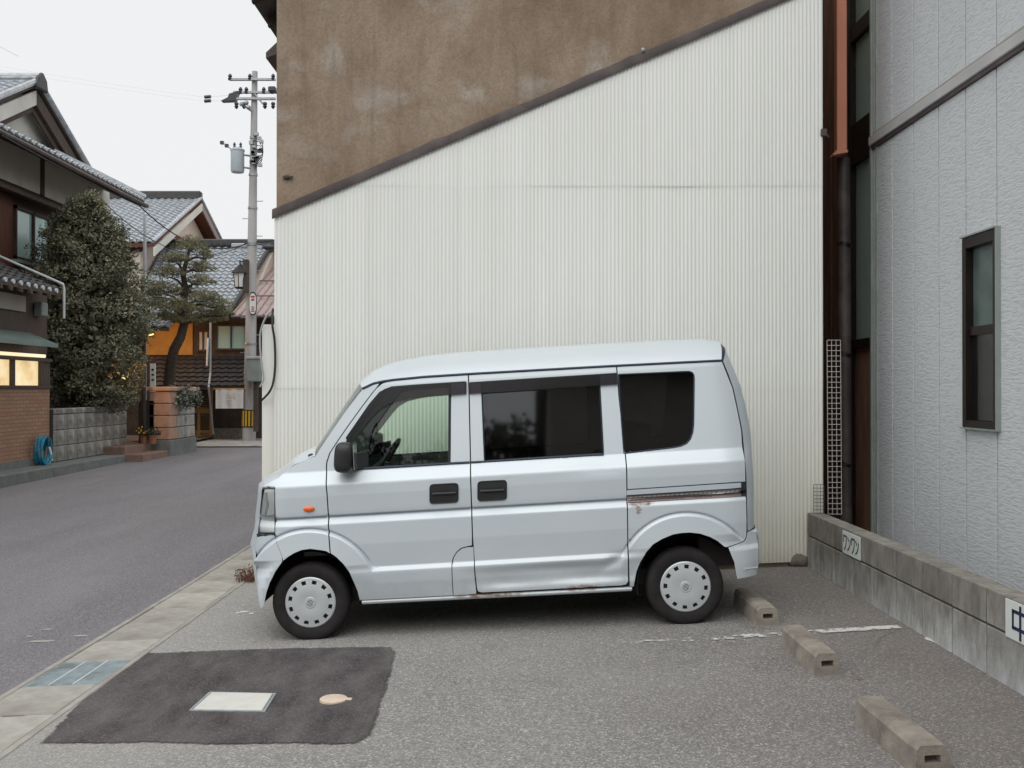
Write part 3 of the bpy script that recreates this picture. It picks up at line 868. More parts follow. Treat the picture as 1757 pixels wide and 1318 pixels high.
# sash window
fr = MB()
t_ = 0.05
x0, x1 = XS - 0.028, XS + 0.10
fr.box(x0, x1, WY0, WY0+t_, WZ0, WZ1); fr.box(x0, x1, WY1-t_, WY1, WZ0, WZ1)
fr.box(x0, x1, WY0+t_, WY1-t_, WZ0, WZ0+t_); fr.box(x0, x1, WY0+t_, WY1-t_, WZ1-t_-0.03, WZ1)
window = fr.build('window', MAT['bronze'], sb, bevel=0.004)
zm = W(0, 566, 6.75).z
MB().box(XS+0.0, XS+0.07, WY0+t_, WY1-t_, zm-0.03, zm+0.03).build('meeting_rail', MAT['bronze'], window)
MB().box(XS+0.03, XS+0.04, WY0+t_, WY1-t_, zm+0.03, WZ1-t_-0.03).build('pane', MAT['frosted_dark'], window)
MB().box(XS+0.018, XS+0.024, WY0+t_, WY1-t_, WZ0+t_, zm-0.03).build('pane', MAT['black_glass'], window)
mb = MB(); mb.box(x0-0.008, XS+0.0, WY0-0.009, WY0-0.001, WZ0-0.012, WZ1+0.012); mb.box(x0-0.012, XS, WY0-0.001, WY1+0.012, WZ1+0.001, WZ1+0.012); mb.box(x0-0.012, XS, WY0-0.001, WY1+0.012, WZ0-0.012, WZ0-0.001)
mb.build('window_trim', MAT['trim_green'], window)
# glazed dark-brown part of that house in the passage
XG = 3.27
def gz(y0, y1, z0, z1, nm, m, par, d=0.05, x=XG): return MB().box(x, x+d, y0, y1, z0, z1).build(nm, MAT[m], par)
gz(8.80, 12.5, -0.2, 6.2, 'cladding_wall', 'brown_cladding', sb, 0.3, XG+0.06)
for (z0, z1) in ((2.07, 3.74), (4.12, 4.92), (5.06, 5.9)):
    p = gz(8.90, 9.49, z0, z1, 'passage_pane', 'frosted', sb, 0.02, XG+0.03)
for z0, z1 in ((1.98, 2.07), (3.74, 4.12), (4.92, 5.06), (5.9, 6.1)):
    gz(8.82, 9.55, z0, z1, 'passage_rail', 'bronze', sb, 0.08, XG-0.02)
for y0, y1 in ((8.82, 8.90), (9.49, 9.56)):
    gz(y0, y1, 0.1, 6.9, 'passage_mullion', 'bronze', sb, 0.085, XG-0.025)
gz(8.90, 9.49, 0.1, 1.98, 'passage_door', 'brown_cladding', sb, 0.03, XG+0.02)
for i in range(6):
    gz(9.62 + i*0.28, 9.87 + i*0.28, 0.0, 6.9, 'cladding_board', 'brown_cladding', sb, 0.04, XG+0.01)
MB().box(2.0, 3.4, 12.3, 12.5, -0.2, 6.2).build('passage_end_wall', MAT['brown_cladding'], sb)
# downpipe: salmon box section above, brown round pipe below
dp = thing('downpipe', 'downpipe in the dark passage, salmon square above and brown round below', 'downpipe', (3.0, 8.95, 0.5))
a, b = W(1433, 0, 8.9), W(1450, 262, 8.9)
MB().box(a.x+0.008, b.x+0.01, 8.86, 8.95, b.z, 7.0).build('box_pipe', MAT['copper'], dp, bevel=0.006)
MB().prism([(a.x-0.03, 8.85, b.z-0.03), (b.x+0.014, 8.85, b.z-0.004), (b.x+0.014, 8.85, b.z+0.014), (a.x+0.004, 8.85, b.z+0.014)], (0, 0.11, 0)).build('lip', MAT['copper'], dp)
q = W(1448, 280, 9.02)
MB().tube([(q.x, 9.02, b.z - 0.02), (q.x, 9.02, b.z - 0.2), (q.x+0.015, 9.02, 0.0)], 0.058, 14).build('round_pipe', MAT['flash'], dp, smooth=True)
for z in (0.9, 1.9, 2.9): MB().tube([(q.x, 9.02, z), (q.x+0.01, 9.02, z+0.03)], 0.064, 14).build('pipe_clip', MAT['bronze'], dp, smooth=True)
q = W(1412, 228, YW); tag(MB().box(q.x-0.02, q.x+0.03, YW-0.03, YW+0.02, q.z-0.03, q.z+0.03).tube([(q.x+0.02, YW, q.z), (q.x+0.06, YW+0.02, q.z-0.03)], 0.012, 6).build('cable_bracket', MAT['flash'], bevel=0.004), 'small dark bracket on the top right edge of the corrugated wall', 'bracket')

# ------------------------------------------------------------------ block wall
XB, TB = 2.436, 0.126
bw = thing('block_wall', 'low grey concrete block wall edging the parking lot', 'wall', (XB + 0.06, 5.0, 0.1))
joints = [8.185] + [7.9 - 0.4 * i for i in range(22)]
def block_mesh(l, h):
    mb = MB(); mb.box(-TB/2, TB/2, -l/2, l/2, -h/2, h/2)
    # fake half joint sawn down the face of each block
    return mb.mesh('block', MAT['block'], bevel=0.005)
meshes = {}
for i in range(len(joints) - 1):
    ya, yb = joints[i], joints[i+1]
    l = round(ya - yb - 0.016, 3)
    for (z0, z1) in ((0.0, 0.390), (0.401, 0.583)):
        h = round(z1 - z0, 3)
        if (l, h) not in meshes: meshes[(l, h)] = block_mesh(l, h)
        piece(meshes[(l, h)], 'block', (XB + TB/2 + random.uniform(-0.0015, 0.0015), (ya + yb)/2, (z0 + z1)/2), bw)
MB().box(XB+0.012, XB+TB-0.006, joints[-1]+0.01, 8.18, -0.1, 0.577).build('mortar_core', MAT['joint'], bw)
chips('mortar_spill', [(1600,1098,0.035,0.09),(1626,1108,0.03,0.06),(1648,1118,0.04,0.12),(1672,1132,0.06,0.13),(1694,1143,0.035,0.16),(1718,1157,0.03,0.16),(1743,1170,0.04,0.18),(1528,1054,0.025,0.05),(1484,1022,0.025,0.06)], MAT['mortar'], 0.05)
def stroke(mb, pts, w, X):
    """flat lettering stroke on a plane X = const; points (y, z)"""
    for (a, b) in zip(pts[:-1], pts[1:]):
        a, b = Vector(a), Vector(b); d = (b - a).normalized(); n = Vector((-d.y, d.x)) * w / 2
        e = d * w * 0.4
        q = [a - e - n, b + e - n, b + e + n, a - e + n]
        mb.prism([(X, p.x, p.y) for p in q], (-0.0015, 0, 0))
def sign(name, y0, y1, z0, z1, label):
    r = thing(name, label, 'sign', (XB, (y0+y1)/2, z0))
    MB().box(XB-0.006, XB-0.0005, y0, y1, z0, z1).build('plate', MAT['sign'], r, bevel=0.001)
    return r
# katakana, wa-n-wa-n: near end has smaller Y, text reads from the far end
y_far, y_near = 5440*XB/3.2/(1446.6-878.5), 5440*XB/3.2/(1476.5-878.5)
za, zb = 0.402, 0.565
r = sign('parking_sign', y_near, y_far, za, zb, 'white plate lettered in katakana at the far end of the block wall')
mb = MB(); cw = (y_far - y_near - 0.03) / 4
for k in range(4):
    yl = y_far - 0.015 - k * cw
    def P(u, v): return (yl - (0.08 + 0.84*u) * cw, za + 0.028 + v * (zb - za - 0.058))
    if k % 2 == 0:
        mb = MB()
        stroke(mb, [P(0.08, 0.55), P(0.08, 0.95), P(0.92, 0.95)], 0.012, XB-0.0062)
        stroke(mb, [P(0.92, 0.95), P(0.84, 0.5), P(0.62, 0.2), P(0.3, 0.0)], 0.012, XB-0.0062)
        mb.build('letter', MAT['ink_black'], r)
    else:
        mb = MB(); stroke(mb, [P(0.12, 0.88), P(0.38, 0.70)], 0.012, XB-0.0062); mb.build('letter_stroke', MAT['ink_black'], r); mb = MB()
        stroke(mb, [P(0.10, 0.05), P(0.45, 0.18), P(0.75, 0.45), P(0.92, 0.8)], 0.012, XB-0.0062); mb.build('letter_stroke', MAT['ink_black'], r)
yl = 5440*XB/3.2/(1726.0-878.5)
r = sign('parking_sign', yl - 0.62, yl, 0.385, 0.572, 'white plate with a navy kanji at the near end of the block wall')
mb = MB()
cy = yl - 0.145
stroke(mb, [(cy+0.07, 0.525), (cy+0.07, 0.445), (cy-0.07, 0.445), (cy-0.07, 0.525), (cy+0.07, 0.525)], 0.017, XB-0.0062)
mb.build('letter_stroke', MAT['ink'], r); mb = MB()
stroke(mb, [(cy, 0.553), (cy, 0.402)], 0.018, XB-0.0066)
mb.build('letter_stroke', MAT['ink'], r)

# wire mesh panels on the end of the wall
def mesh_panel(name, x0, x1, y, z0, z1, step, r, mat, label, lean=0.0):
    t = thing(name, label, 'wire mesh', ((x0+x1)/2, y, z0))
    n = int(round((x1-x0)/step)); m = int(round((z1-z0)/step))
    for i in range(n+1):
        x = x0 + (x1-x0)*i/n
        MB().tube([(x, y, z0), (x, y+lean, z1)], r, 5).build('upright_wire', MAT[mat], t)
    for j in range(m+1):
        f = j/m; z = z0 + (z1-z0)*f
        MB().tube([(x0, y+lean*f-r*1.6, z), (x1, y+lean*f-r*1.6, z)], r, 5).build('cross_wire', MAT[mat], t)
mesh_panel('wire_mesh_panel', 2.57, 2.68, 8.06, 0.585, 2.0, 0.0433, 0.0023, 'white_wire', 'tall white wire mesh panel standing in the passage beside the corrugated wall', 0.02)
mesh_panel('wire_mesh_panel', 2.47, 2.555, 8.12, 0.585, 0.82, 0.028, 0.0025, 'dark_wire', 'small dark wire mesh scrap on the end of the block wall')

# ------------------------------------------------------------------ wheel stops, stones, weeds
def wheel_stop(px, py, label, rz=0.0):
    c = gp(px, py)
    L, b, tt, h = 0.62, 0.078, 0.061, 0.114
    t = thing('wheel_stop', label, 'wheel stop', (c.x, c.y, lot(c.x, c.y + 0.3) - 0.002), 'concrete wheel stops in the parking bays')
    t.rotation_euler = (0, -math.atan(SLOPE), rz)
    nv = 14; prof = [(-b, 0), (-b+0.004, 0.02), (-tt-0.004, h-0.016), (-tt+0.012, h), (tt-0.012, h), (tt+0.004, h-0.016), (b-0.004, 0.02), (b, 0)]
    vs, fs = [], []
    for i in range(nv + 1):
        y = L * i / nv
        for (x, z) in prof:
            k = 0.004 * noise.noise((x*30 + c.x*5, y*9, z*30 + c.y)) + (0.004 if i in (0, nv) else 0) * (-1 if x > 0 else 1)
            vs.append((x + k, y + 0.003 * noise.noise((x*40, z*40, i)), z + 0.004 * noise.noise((x*20, y*12, c.y)) * (z > 0.01)))
    m = len(prof)
    for i in range(nv):
        for k in range(m - 1):
            fs.append((i*m+k, i*m+k+1, (i+1)*m+k+1, (i+1)*m+k))
    # near face with the recessed slot
    o = len(vs)
    sx, s0, s1 = 0.032, 0.044, 0.076
    slot = [(-sx, 0, s0), (sx, 0, s0), (sx, 0, s1), (-sx, 0, s1)]
    slotb = [(x*0.92, 0.05, z) for x, _, z in slot]
    vs += slot + slotb
    fs += [(0, o, o+1, 7), (7, o+1, o+2, 5, 6), (5, o+2, o+3, 2, 3, 4), (2, o+3, o, 0, 1)]
    fs += [(o, o+4, o+5, o+1), (o+1, o+5, o+6, o+2), (o+2, o+6, o+7, o+3), (o+3, o+7, o+4, o)]
    fs += [tuple(nv*m + k for k in range(m))]
    mb = MB(); mb.add(vs, fs); mb.build('block_body', MAT['stop'], t, smooth=32, world=False)
    MB().add([slotb[0], slotb[1], slotb[2], slotb[3]], [(3,2,1,0)]).build('slot', MAT['stop_dark'], t, world=False)
wheel_stop(1318, 1073, 'concrete wheel stop right behind the rear wheel of the silver van', 0.02)
wheel_stop(1420, 1157, 'concrete wheel stop just in front of the worn white bay line', 0.01)
wheel_stop(1600, 1327, 'nearest concrete wheel stop, cut by the bottom edge of the photo', 0.03)
q = gp(1471, 1164); o = MB().sphere(q, 0.022, 8, 5, (1.4, 1, 0.35)).build('pebble', MAT['rock'], smooth=True); tag(o, 'small dark pebble beside the middle wheel stop', 'pebble')
def rock(px, py, s, label, seed):
    c = gp(px, py)
    mb = MB(); mb.sphere((0,0,0), 1.0, 16, 11)
    mb.v = [tuple(Vector(v) * (1 + 0.22 * noise.noise(Vector(v) * 1.3 + Vector((seed, 0, 0))) + 0.06 * noise.noise(Vector(v) * 4 + Vector((seed, 3, 0))))) for v in mb.v]
    mb.v = [(c.x + v[0]*s[0], c.y + v[1]*s[1], c.z + s[2]*0.55 + v[2]*s[2]) for v in mb.v]
    tag(mb.build('rock', MAT['rock'], smooth=True), label, 'rock', 'rocks at the foot of the corrugated wall')
rock(1333, 968, (0.10, 0.09, 0.055), 'flat brown rock at the foot of the corrugated wall', 2.0)
rock(1369, 969, (0.10, 0.10, 0.075), 'rounded brown rock between corrugated wall and end of block wall', 5.0)
def weeds():
    c = gp(428, 996)
    mb = MB()
    for i in range(190):
        a = random.uniform(0, 2*PI); r = random.random()**0.6
        b = Vector((c.x + 0.11*r*math.cos(a) - 0.01, c.y + 0.10*r*math.sin(a), 0)); b.z = lot(b.x, b.y)
        h = random.uniform(0.05, 0.17) * (1.1 - 0.5*r)
        d = Vector((math.cos(a)*random.uniform(0.0, 0.10), math.sin(a)*0.06, h))
        w = Vector((-math.sin(a), math.cos(a), 0)) * 0.0025
        m = b + d*0.55 + Vector((0,0,0.01)); e = b + d + Vector((random.uniform(-0.03,0.03), 0, -0.01))
        mb.add([b-w, b+w, m+w*0.8, m-w*0.8, e], [(0,1,2,3), (3,2,4)])
        if random.random() < 0.5:
            s = m + Vector((random.uniform(-0.02,0.02), random.uniform(-0.02,0.02), random.uniform(-0.02,0.02)))
            mb.add([s, s+Vector((0.016,0.004,0.006)), s+Vector((0.008,0.0,0.018))], [(0,1,2)])
    tag(mb.build('dry_weed', MAT['dry']), 'clump of dry reddish weeds by the van front wheel and gutter', 'weed')
weeds()
# ------------------------------------------------------------------ the van (local axes: u rearwards, v away from the camera, w up)
VA, VY, VW = 0.058, 6.37, 1.475
VX = (535 - CX) * VY / FPX
VROOT = Vector((VX, VY, lot(VX, VY)))
EU = Vector((math.cos(VA), 0, math.sin(VA))); EW = Vector((-math.sin(VA), 0, math.cos(VA)))
van = thing('van', 'small silver van with dents and rust parked beside the corrugated wall', 'van', VROOT)
van.rotation_euler = (0, -VA, 0)

def SV(px, py, v=0.03):
    p = W(px, py, VY + v) - VROOT
    return p.dot(EU), p.dot(EW)
FWC, RWC = SV(532.5, 1034, 0.03), SV(1176.5, 1007, 0.03)
ARF, ARR = SV(533, 1031, 0.03), SV(1178, 1003, 0.03)

_pw = np.array([.00,.15,.24,.34,.405,.418,.424,.447,.452,.60,.735,.742,.781,.7845,.7885,.795,.82,.92,.985,.996,1.03,1.075,1.12,1.40,1.62,1.75,2.1])
_pv = np.array([.075,.052,.034,.014,.007,.0065,.008,.025,.0255,.016,.018,.0195,.0515,.066,.066,.036,.0335,.030,.033,.0355,.061,.099,.1066,.1536,.1905,.228,.35])
_tw = np.arange(-0.05, 2.15, 0.001)
_tv = np.interp(_tw, _pw, _pv)
_k = np.exp(-0.5 * (np.arange(-12, 13) / 2.2) ** 2); _k /= _k.sum()
_tv = np.convolve(np.pad(_tv, 12, mode='edge'), _k, 'valid')
def S(u, w):
    u = np.asarray(u, float); w = np.asarray(w, float)
    v = np.interp(w, _tw, _tv)
    f = np.clip((-0.08 - u) / 0.28, 0, 1.4); v = v + 0.125 * f ** 2.3
    r = np.clip((u - 2.70) / 0.18, 0, 1.6); v = v + 0.045 * r ** 2
    for (cu, cw), sgn in ((ARF, 1), (ARR, -1)):
        d = np.hypot(u - cu, (w - cw) * 0.98)
        fade = np.where((u - cu) * sgn > 0, np.clip((w - 0.34) / 0.13, 0, 1), 1.0)
        up = np.clip((w - cw + 0.30) / 0.12, 0, 1) * np.clip((0.80 - w) / 0.03, 0, 1)
        fl = np.clip((0.455 - d) / 0.135, 0, 1)
        tgt = 0.004 - 0.014 * fl
        bf = np.clip((0.53 - w) / 0.05, 0, 1) * ((u - cu) * sgn < 0)          # the bumpers carry no flare crease
        m = (np.clip((0.452 - d) / 0.012, 0, 1) * (1 - bf) + np.clip((0.47 - d) / 0.16, 0, 1) * bf) * up * fade
        v = v * (1 - m) + np.minimum(v, tgt) * m
        v = v + 0.018 * np.exp(-((d - 0.459) / 0.0055) ** 2) * up * np.clip((w - 0.42) / 0.08, 0, 1) * (1 - bf)
    # dents in the sliding door
    de = np.exp(-np.abs((u - 1.63) / 0.52) ** 5) * np.exp(-((w - 0.335) / 0.062) ** 4)
    v = v + 0.026 * de * (1 + 0.25 * np.sin(u * 9 + w * 14))
    v = v + 0.020 * np.exp(-((u - 1.98) / 0.09) ** 2 - ((w - 0.40 - 0.5 * (u - 1.98)) / 0.035) ** 2)
    v = v + 0.008 * np.exp(-((u - 1.92) / 0.20) ** 2 - ((w - 1.00) / 0.045) ** 2)
    v = v - 0.006 * np.exp(-((u - 2.02) / 0.03) ** 2 - ((w - 0.33) / 0.10) ** 2)
    return v
def SVs(px, py, off=0.0):
    v = 0.05
    for _ in range(4):
        u, w = SV(px, py, v); v = float(S(u, w)) + off
    return u, w
def poly(pts, off=0.0): return [SVs(x, y, off) for x, y in pts]

def inside_np(P, ring):
    x, y = P[:, 0], P[:, 1]; c = np.zeros(len(P), bool); n = len(ring); j = n - 1
    for i in range(n):
        xi, yi = ring[i]; xj, yj = ring[j]
        if yi != yj:
            c ^= ((yi > y) != (yj > y)) & (x < (xj - xi) * (y - yi) / (yj - yi) + xi)
        j = i
    return c
def densify(ring, st):
    out = []; n = len(ring)
    for i in range(n):
        a, b = np.array(ring[i]), np.array(ring[(i + 1) % n])
        k = max(1, int(np.hypot(*(b - a)) / st))
        out += [tuple(a + (b - a) * j / k) for j in range(k)]
    return out
def chaikin(ring, keep=(), it=2):
    """round the corners of an open or closed ring given in pixels"""
    for _ in range(it):
        out = []; n = len(ring)
        for i in range(n):
            a, b = ring[i], ring[(i + 1) % n]
            out += [(a[0]*.75 + b[0]*.25, a[1]*.75 + b[1]*.25), (a[0]*.25 + b[0]*.75, a[1]*.25 + b[1]*.75)]
        ring = out
    return ring
def vnormal(u, w, off=0):
    h = 0.0015
    du = (S(u + h, w) - S(u - h, w)) / (2*h); dw = (S(u, w + h) - S(u, w - h)) / (2*h)
    n = np.stack([du, -np.ones_like(du), dw], 1)
    return n / np.linalg.norm(n, axis=1, keepdims=True)
def skin(name, outer, holes, mat, parent, off=0.0, flange=0.018, du=0.03, dw=0.0085, side=0, st=0.014):
    """panel cut out of the side surface; side 0 near, 1 far"""
    rings = [densify(outer, st)] + [densify(h, st) for h in holes]
    B = np.array([p for r in rings for p in r]); edges = []; o = 0
    for r in rings:
        edges += [(o + i, o + (i + 1) % len(r)) for i in range(len(r))]; o += len(r)
    u0, w0 = B.min(0); u1, w1 = B.max(0)
    G = np.stack(np.meshgrid(np.arange(u0 + du/2, u1, du), np.arange(w0 + dw/2, w1, dw)), -1).reshape(-1, 2)
    m = inside_np(G, rings[0])
    for r in rings[1:]: m &= ~inside_np(G, r)
    G = G[m]
    if mat is MAT['paint']:                      # extra points that follow the creases and the wheel-arch flares
        rows_ = [.414,.418,.422,.426,.444,.448,.452,.457,.738,.742,.746,.776,.780,.783,.786,.789,.792,.795,.799,.804,.981,.987,.993,.999,1.005]
        for (a_, b_) in ((.411,.460), (.735,.807), (.978,1.008)): G = G[(G[:, 1] < a_) | (G[:, 1] > b_)]
        R_ = np.stack(np.meshgrid(np.arange(u0 + du/2, u1, du), np.array(rows_)), -1).reshape(-1, 2)
        mm = inside_np(R_, rings[0])
        for r in rings[1:]: mm &= ~inside_np(R_, r)
        G = np.vstack([G, R_[mm]])
        for (cu, cw) in (ARF, ARR):
            d = np.hypot(G[:, 0] - cu, (G[:, 1] - cw) * 0.98)
            G = G[(d < 0.432) | (d > 0.479)]
            C = [(cu + r*math.cos(a), cw + r*math.sin(a)/0.98) for r in (0.433,0.440,0.445,0.4495,0.453,0.456,0.459,0.462,0.466,0.471,0.478) for a in np.arange(-0.9, PI + 0.9, 0.03)]
            C = np.array(C); mm = inside_np(C, rings[0])
            for r in rings[1:]: mm &= ~inside_np(C, r)
            G = np.vstack([G, C[mm]])
    if len(G):
        ok = np.ones(len(G), bool)
        for i in range(0, len(B), 64):
            d = np.hypot(G[:, None, 0] - B[None, i:i+64, 0], G[:, None, 1] - B[None, i:i+64, 1]).min(1)
            ok &= d > 0.0062
        G = G[ok]
    pts = [Vector(p) for p in B] + [Vector(p) for p in G]
    rv, re, rf = delaunay_2d_cdt(pts, edges, [], 0, 1e-6)[:3]
    V = np.array([(p.x, p.y) for p in rv]); F = np.array([f for f in rf if len(f) == 3])
    cen = V[F].mean(1)
    m = inside_np(cen, rings[0])
    for r in rings[1:]: m &= ~inside_np(cen, r)
    F = F[m]
    vv = S(V[:, 0], V[:, 1]) + off
    N = vnormal(V[:, 0], V[:, 1])
    P3 = np.stack([V[:, 0], vv, V[:, 1]], 1)
    # CDT triangles are counter-clockwise in (u, w): their normal is -v, outward on the near side
    faces = F.tolist(); verts = P3.tolist(); norms = N.tolist()
    if flange:
        cnt = {}
        for f in faces:
            for a, b in ((f[0], f[1]), (f[1], f[2]), (f[2], f[0])):
                k = (min(a, b), max(a, b)); cnt.setdefault(k, []).append((a, b))
        cenu = V.mean(0)
        for k, l in cnt.items():
            if len(l) != 1: continue
            a, b = l[0]
            e = V[b] - V[a]; nn = np.array([e[1], -e[0]]); nn = nn / (np.linalg.norm(nn) + 1e-9)   # outward in plane
            o = len(verts)
            for i in (a, b):
                verts.append((P3[i] + np.array([nn[0]*0.0, 0, nn[1]*0.0])).tolist()); norms.append((nn[0]*0.8, -0.6, nn[1]*0.8))
            for i in (b, a):
                verts.append([P3[i][0] - nn[0]*0.003, P3[i][1] + flange, P3[i][2] - nn[1]*0.003]); norms.append((nn[0], 0, nn[1]))
            faces.append([o + 1, o, o + 3, o + 2])
    if side:
        verts = [(p[0], VW - p[1], p[2]) for p in verts]; norms = [(n[0], -n[1], n[2]) for n in norms]
        faces = [f[::-1] for f in faces]
    me = bpy.data.meshes.new(name)
    me.from_pydata(verts, [], faces)
    for p in me.polygons: p.use_smooth = True
    me.normals_split_custom_set_from_vertices([tuple(n) for n in norms])
    me.materials.append(mat)
    ob = bpy.data.objects.new(name, me); COL.objects.link(ob); ob.parent = parent
    ORI[ob.name] = Vector((0,0,0))
    return ob
def on_side(px, py, off=0.0, side=0):
    u, w = SVs(px, py); v = float(S(u, w)) + off
    return Vector((u, VW - v if side else v, w))
def side_tube(name, pts, r, mat, parent, off=0.0, side=0, n=8, closed=False):
    if closed: pts = pts + [pts[0]]
    if n != 9 and not isinstance(r, (list, tuple)):
        dp_ = []
        for a, b in zip(pts[:-1], pts[1:]):
            k = max(1, int(math.hypot(b[0]-a[0], b[1]-a[1]) / 9))
            dp_ += [(a[0] + (b[0]-a[0])*j/k, a[1] + (b[1]-a[1])*j/k) for j in range(k)]
        pts = dp_ + [pts[-1]]
    P = [on_side(x, y, off, side) for x, y in pts]
    return MB().tube(P, r, n).build(name, mat, parent, smooth=True, world=False)

g = 1.05   # half a shut-line, in pixels
A_SEAM = [(655,658.5),(646,666),(640,673),(621.5,697.6),(598,730),(580,756),(566,777.5),(561,793),(560.2,802),(561.5,850),(564,905),(566.8,949)]
ARCH_F = [(617.8,1031),(614,1014),(607,997.6),(600,982),(590,968),(578,956),(567,949),(552,944),(533,941.5),(518,943.5),(505,948.7),(495,955),(486,962)]
ARCH_FB = [(484.5,963.5),(473,980),(463,1000),(457,1018),(453.5,1036)]
ARCH_R = [(1259,964),(1252,950),(1243,938),(1231,928),(1217.6,921),(1201,915.5),(1183.6,913.5),(1168,914.5),(1154,917),(1136,924.5),(1120,934),(1108,948),(1098.7,963.6),(1092,980),(1088,1000)]
B_SEAM = [(803.8,644),(805,680),(807.4,793.6),(810.8,921),(815,985),(818,1014)]
C_SEAM = [(1057.8,628.5),(1062,680),(1073,781),(1077.4,942),(1079.3,998)]
T_SEAM = [(1239,619.5),(1248,642),(1257.5,666),(1265,700),(1272.5,738),(1279.6,815),(1281.5,911)]
GUT = [(622,667),(640,658.5),(655,655),(675,652),(700,649.6),(726,647),(780,643.5),(803,642),(900,636.5),(1057,627.8),(1162,622.5),(1239,618.8)]
def sh(l, dx=0.0, dy=0.0): return [(x + dx, y + dy) for x, y in l]
def gut_between(x0, x1): return [p for p in GUT if x0 <= p[0] <= x1]
FLAP = [(814.5,937),(800,937.5),(791,940),(783,947),(777,957),(774.8,968),(775.4,995),(777,1021)]

fender = [(472.5,835.5),(461,834),(451.5,835),(456,831),(478,820),(490,809),(505,798.5),(522,790),(541,783),(560,754),(590,710),(622,668)] + [(640,659.5),(652,656.5)] \
    + sh(A_SEAM[1:], -g) + [(560,945.5)] + [p for p in ARCH_F if p[0] < 560] + [(485,956),(479,940),(474.5,924),(472.8,916)]
front_door = sh(A_SEAM, g)[::-1]                                   # bottom to top
front_door = front_door + [(668,654.6),(700,651.3),(726,648.8),(780,645.2)] + sh(B_SEAM[:4], -g) + [(810.6-g,935.5)] + sh(FLAP[1:], 0, 0) 
front_door = front_door + [(700,1025.2),(640,1028.2),(618.5,1029.2)] + [p for p in ARCH_F if p[0] > 567.5]
flap = [(x + 1.4, y + (1.4 if i < 3 else 0.7)) for i, (x, y) in enumerate(FLAP)][1:] + [(817,1018.7)] + sh(B_SEAM[3:], -g)[::-1][:2] + [(812.2,938.4)]
slide_door = sh(B_SEAM[:5], g) + [(817.6+g,1009),(820.5,1014.5),(827,1016.2),(900,1012.8),(1000,1007.6),(1066,1004.2),(1074,1002.5),(1077.6,997)] + sh(C_SEAM, -g)[::-1][1:] \
    + [(1040,630.6),(900,638.2),(830,642.4)]
quarter = [(1060,629.4),(1162,624.2),(1236,620.4)] + sh(T_SEAM, -g) + [(1280,921),(1276,928),(1262,933.5),(1247,938.5)] + [p for p in ARCH_R if p[0] < 1246] + [(1087,1006)] \
    + [(1080.4,1006)] + sh(C_SEAM, g)[::-1][0:]
bump_f = [(474,924.6),(478.6,940.5),(484.4,955.8)] + ARCH_FB + [(450.5,1043),(446.5,1041),(442.5,1000),(438.6,940),(441.2,921.6),(455,919),(471.5,918)]
bump_r = [(1249.5,939.4),(1263,934.5),(1276.8,929),(1280.8,922),(1282,913),(1297,912.6),(1299.5,930),(1300,968),(1297,986),(1264.5,993),(1262,979),(1259.5,964),(1254,951)]
head = [(441.6,917),(443.5,890),(447,855),(450.5,837),(460,835.5),(472,836.4),(472.3,917)]
win_f = [(588,806),(587,790),(596.5,750),(610,732),(634,700),(655,674.5),(663,669),(672,666.3),(714,663),(774,658.8),(773.4,700),(772.8,794.8),(700,799)]
win_s = chaikin([(825.5,656.4),(1028.6,643.6),(1035.8,779),(831,791.8)], it=0)
win_q = [(1061.5,642.6),(1120,640),(1175,637.5),(1183,637.6),(1188,639.5),(1190.5,643.5),(1191.2,650),(1190.8,690),(1190.2,728),(1188.5,743),(1184.5,754),(1178,761.5),(1168,766),(1154,768.6),(1110,773.8),(1070.4,778.8),(1066,720)]
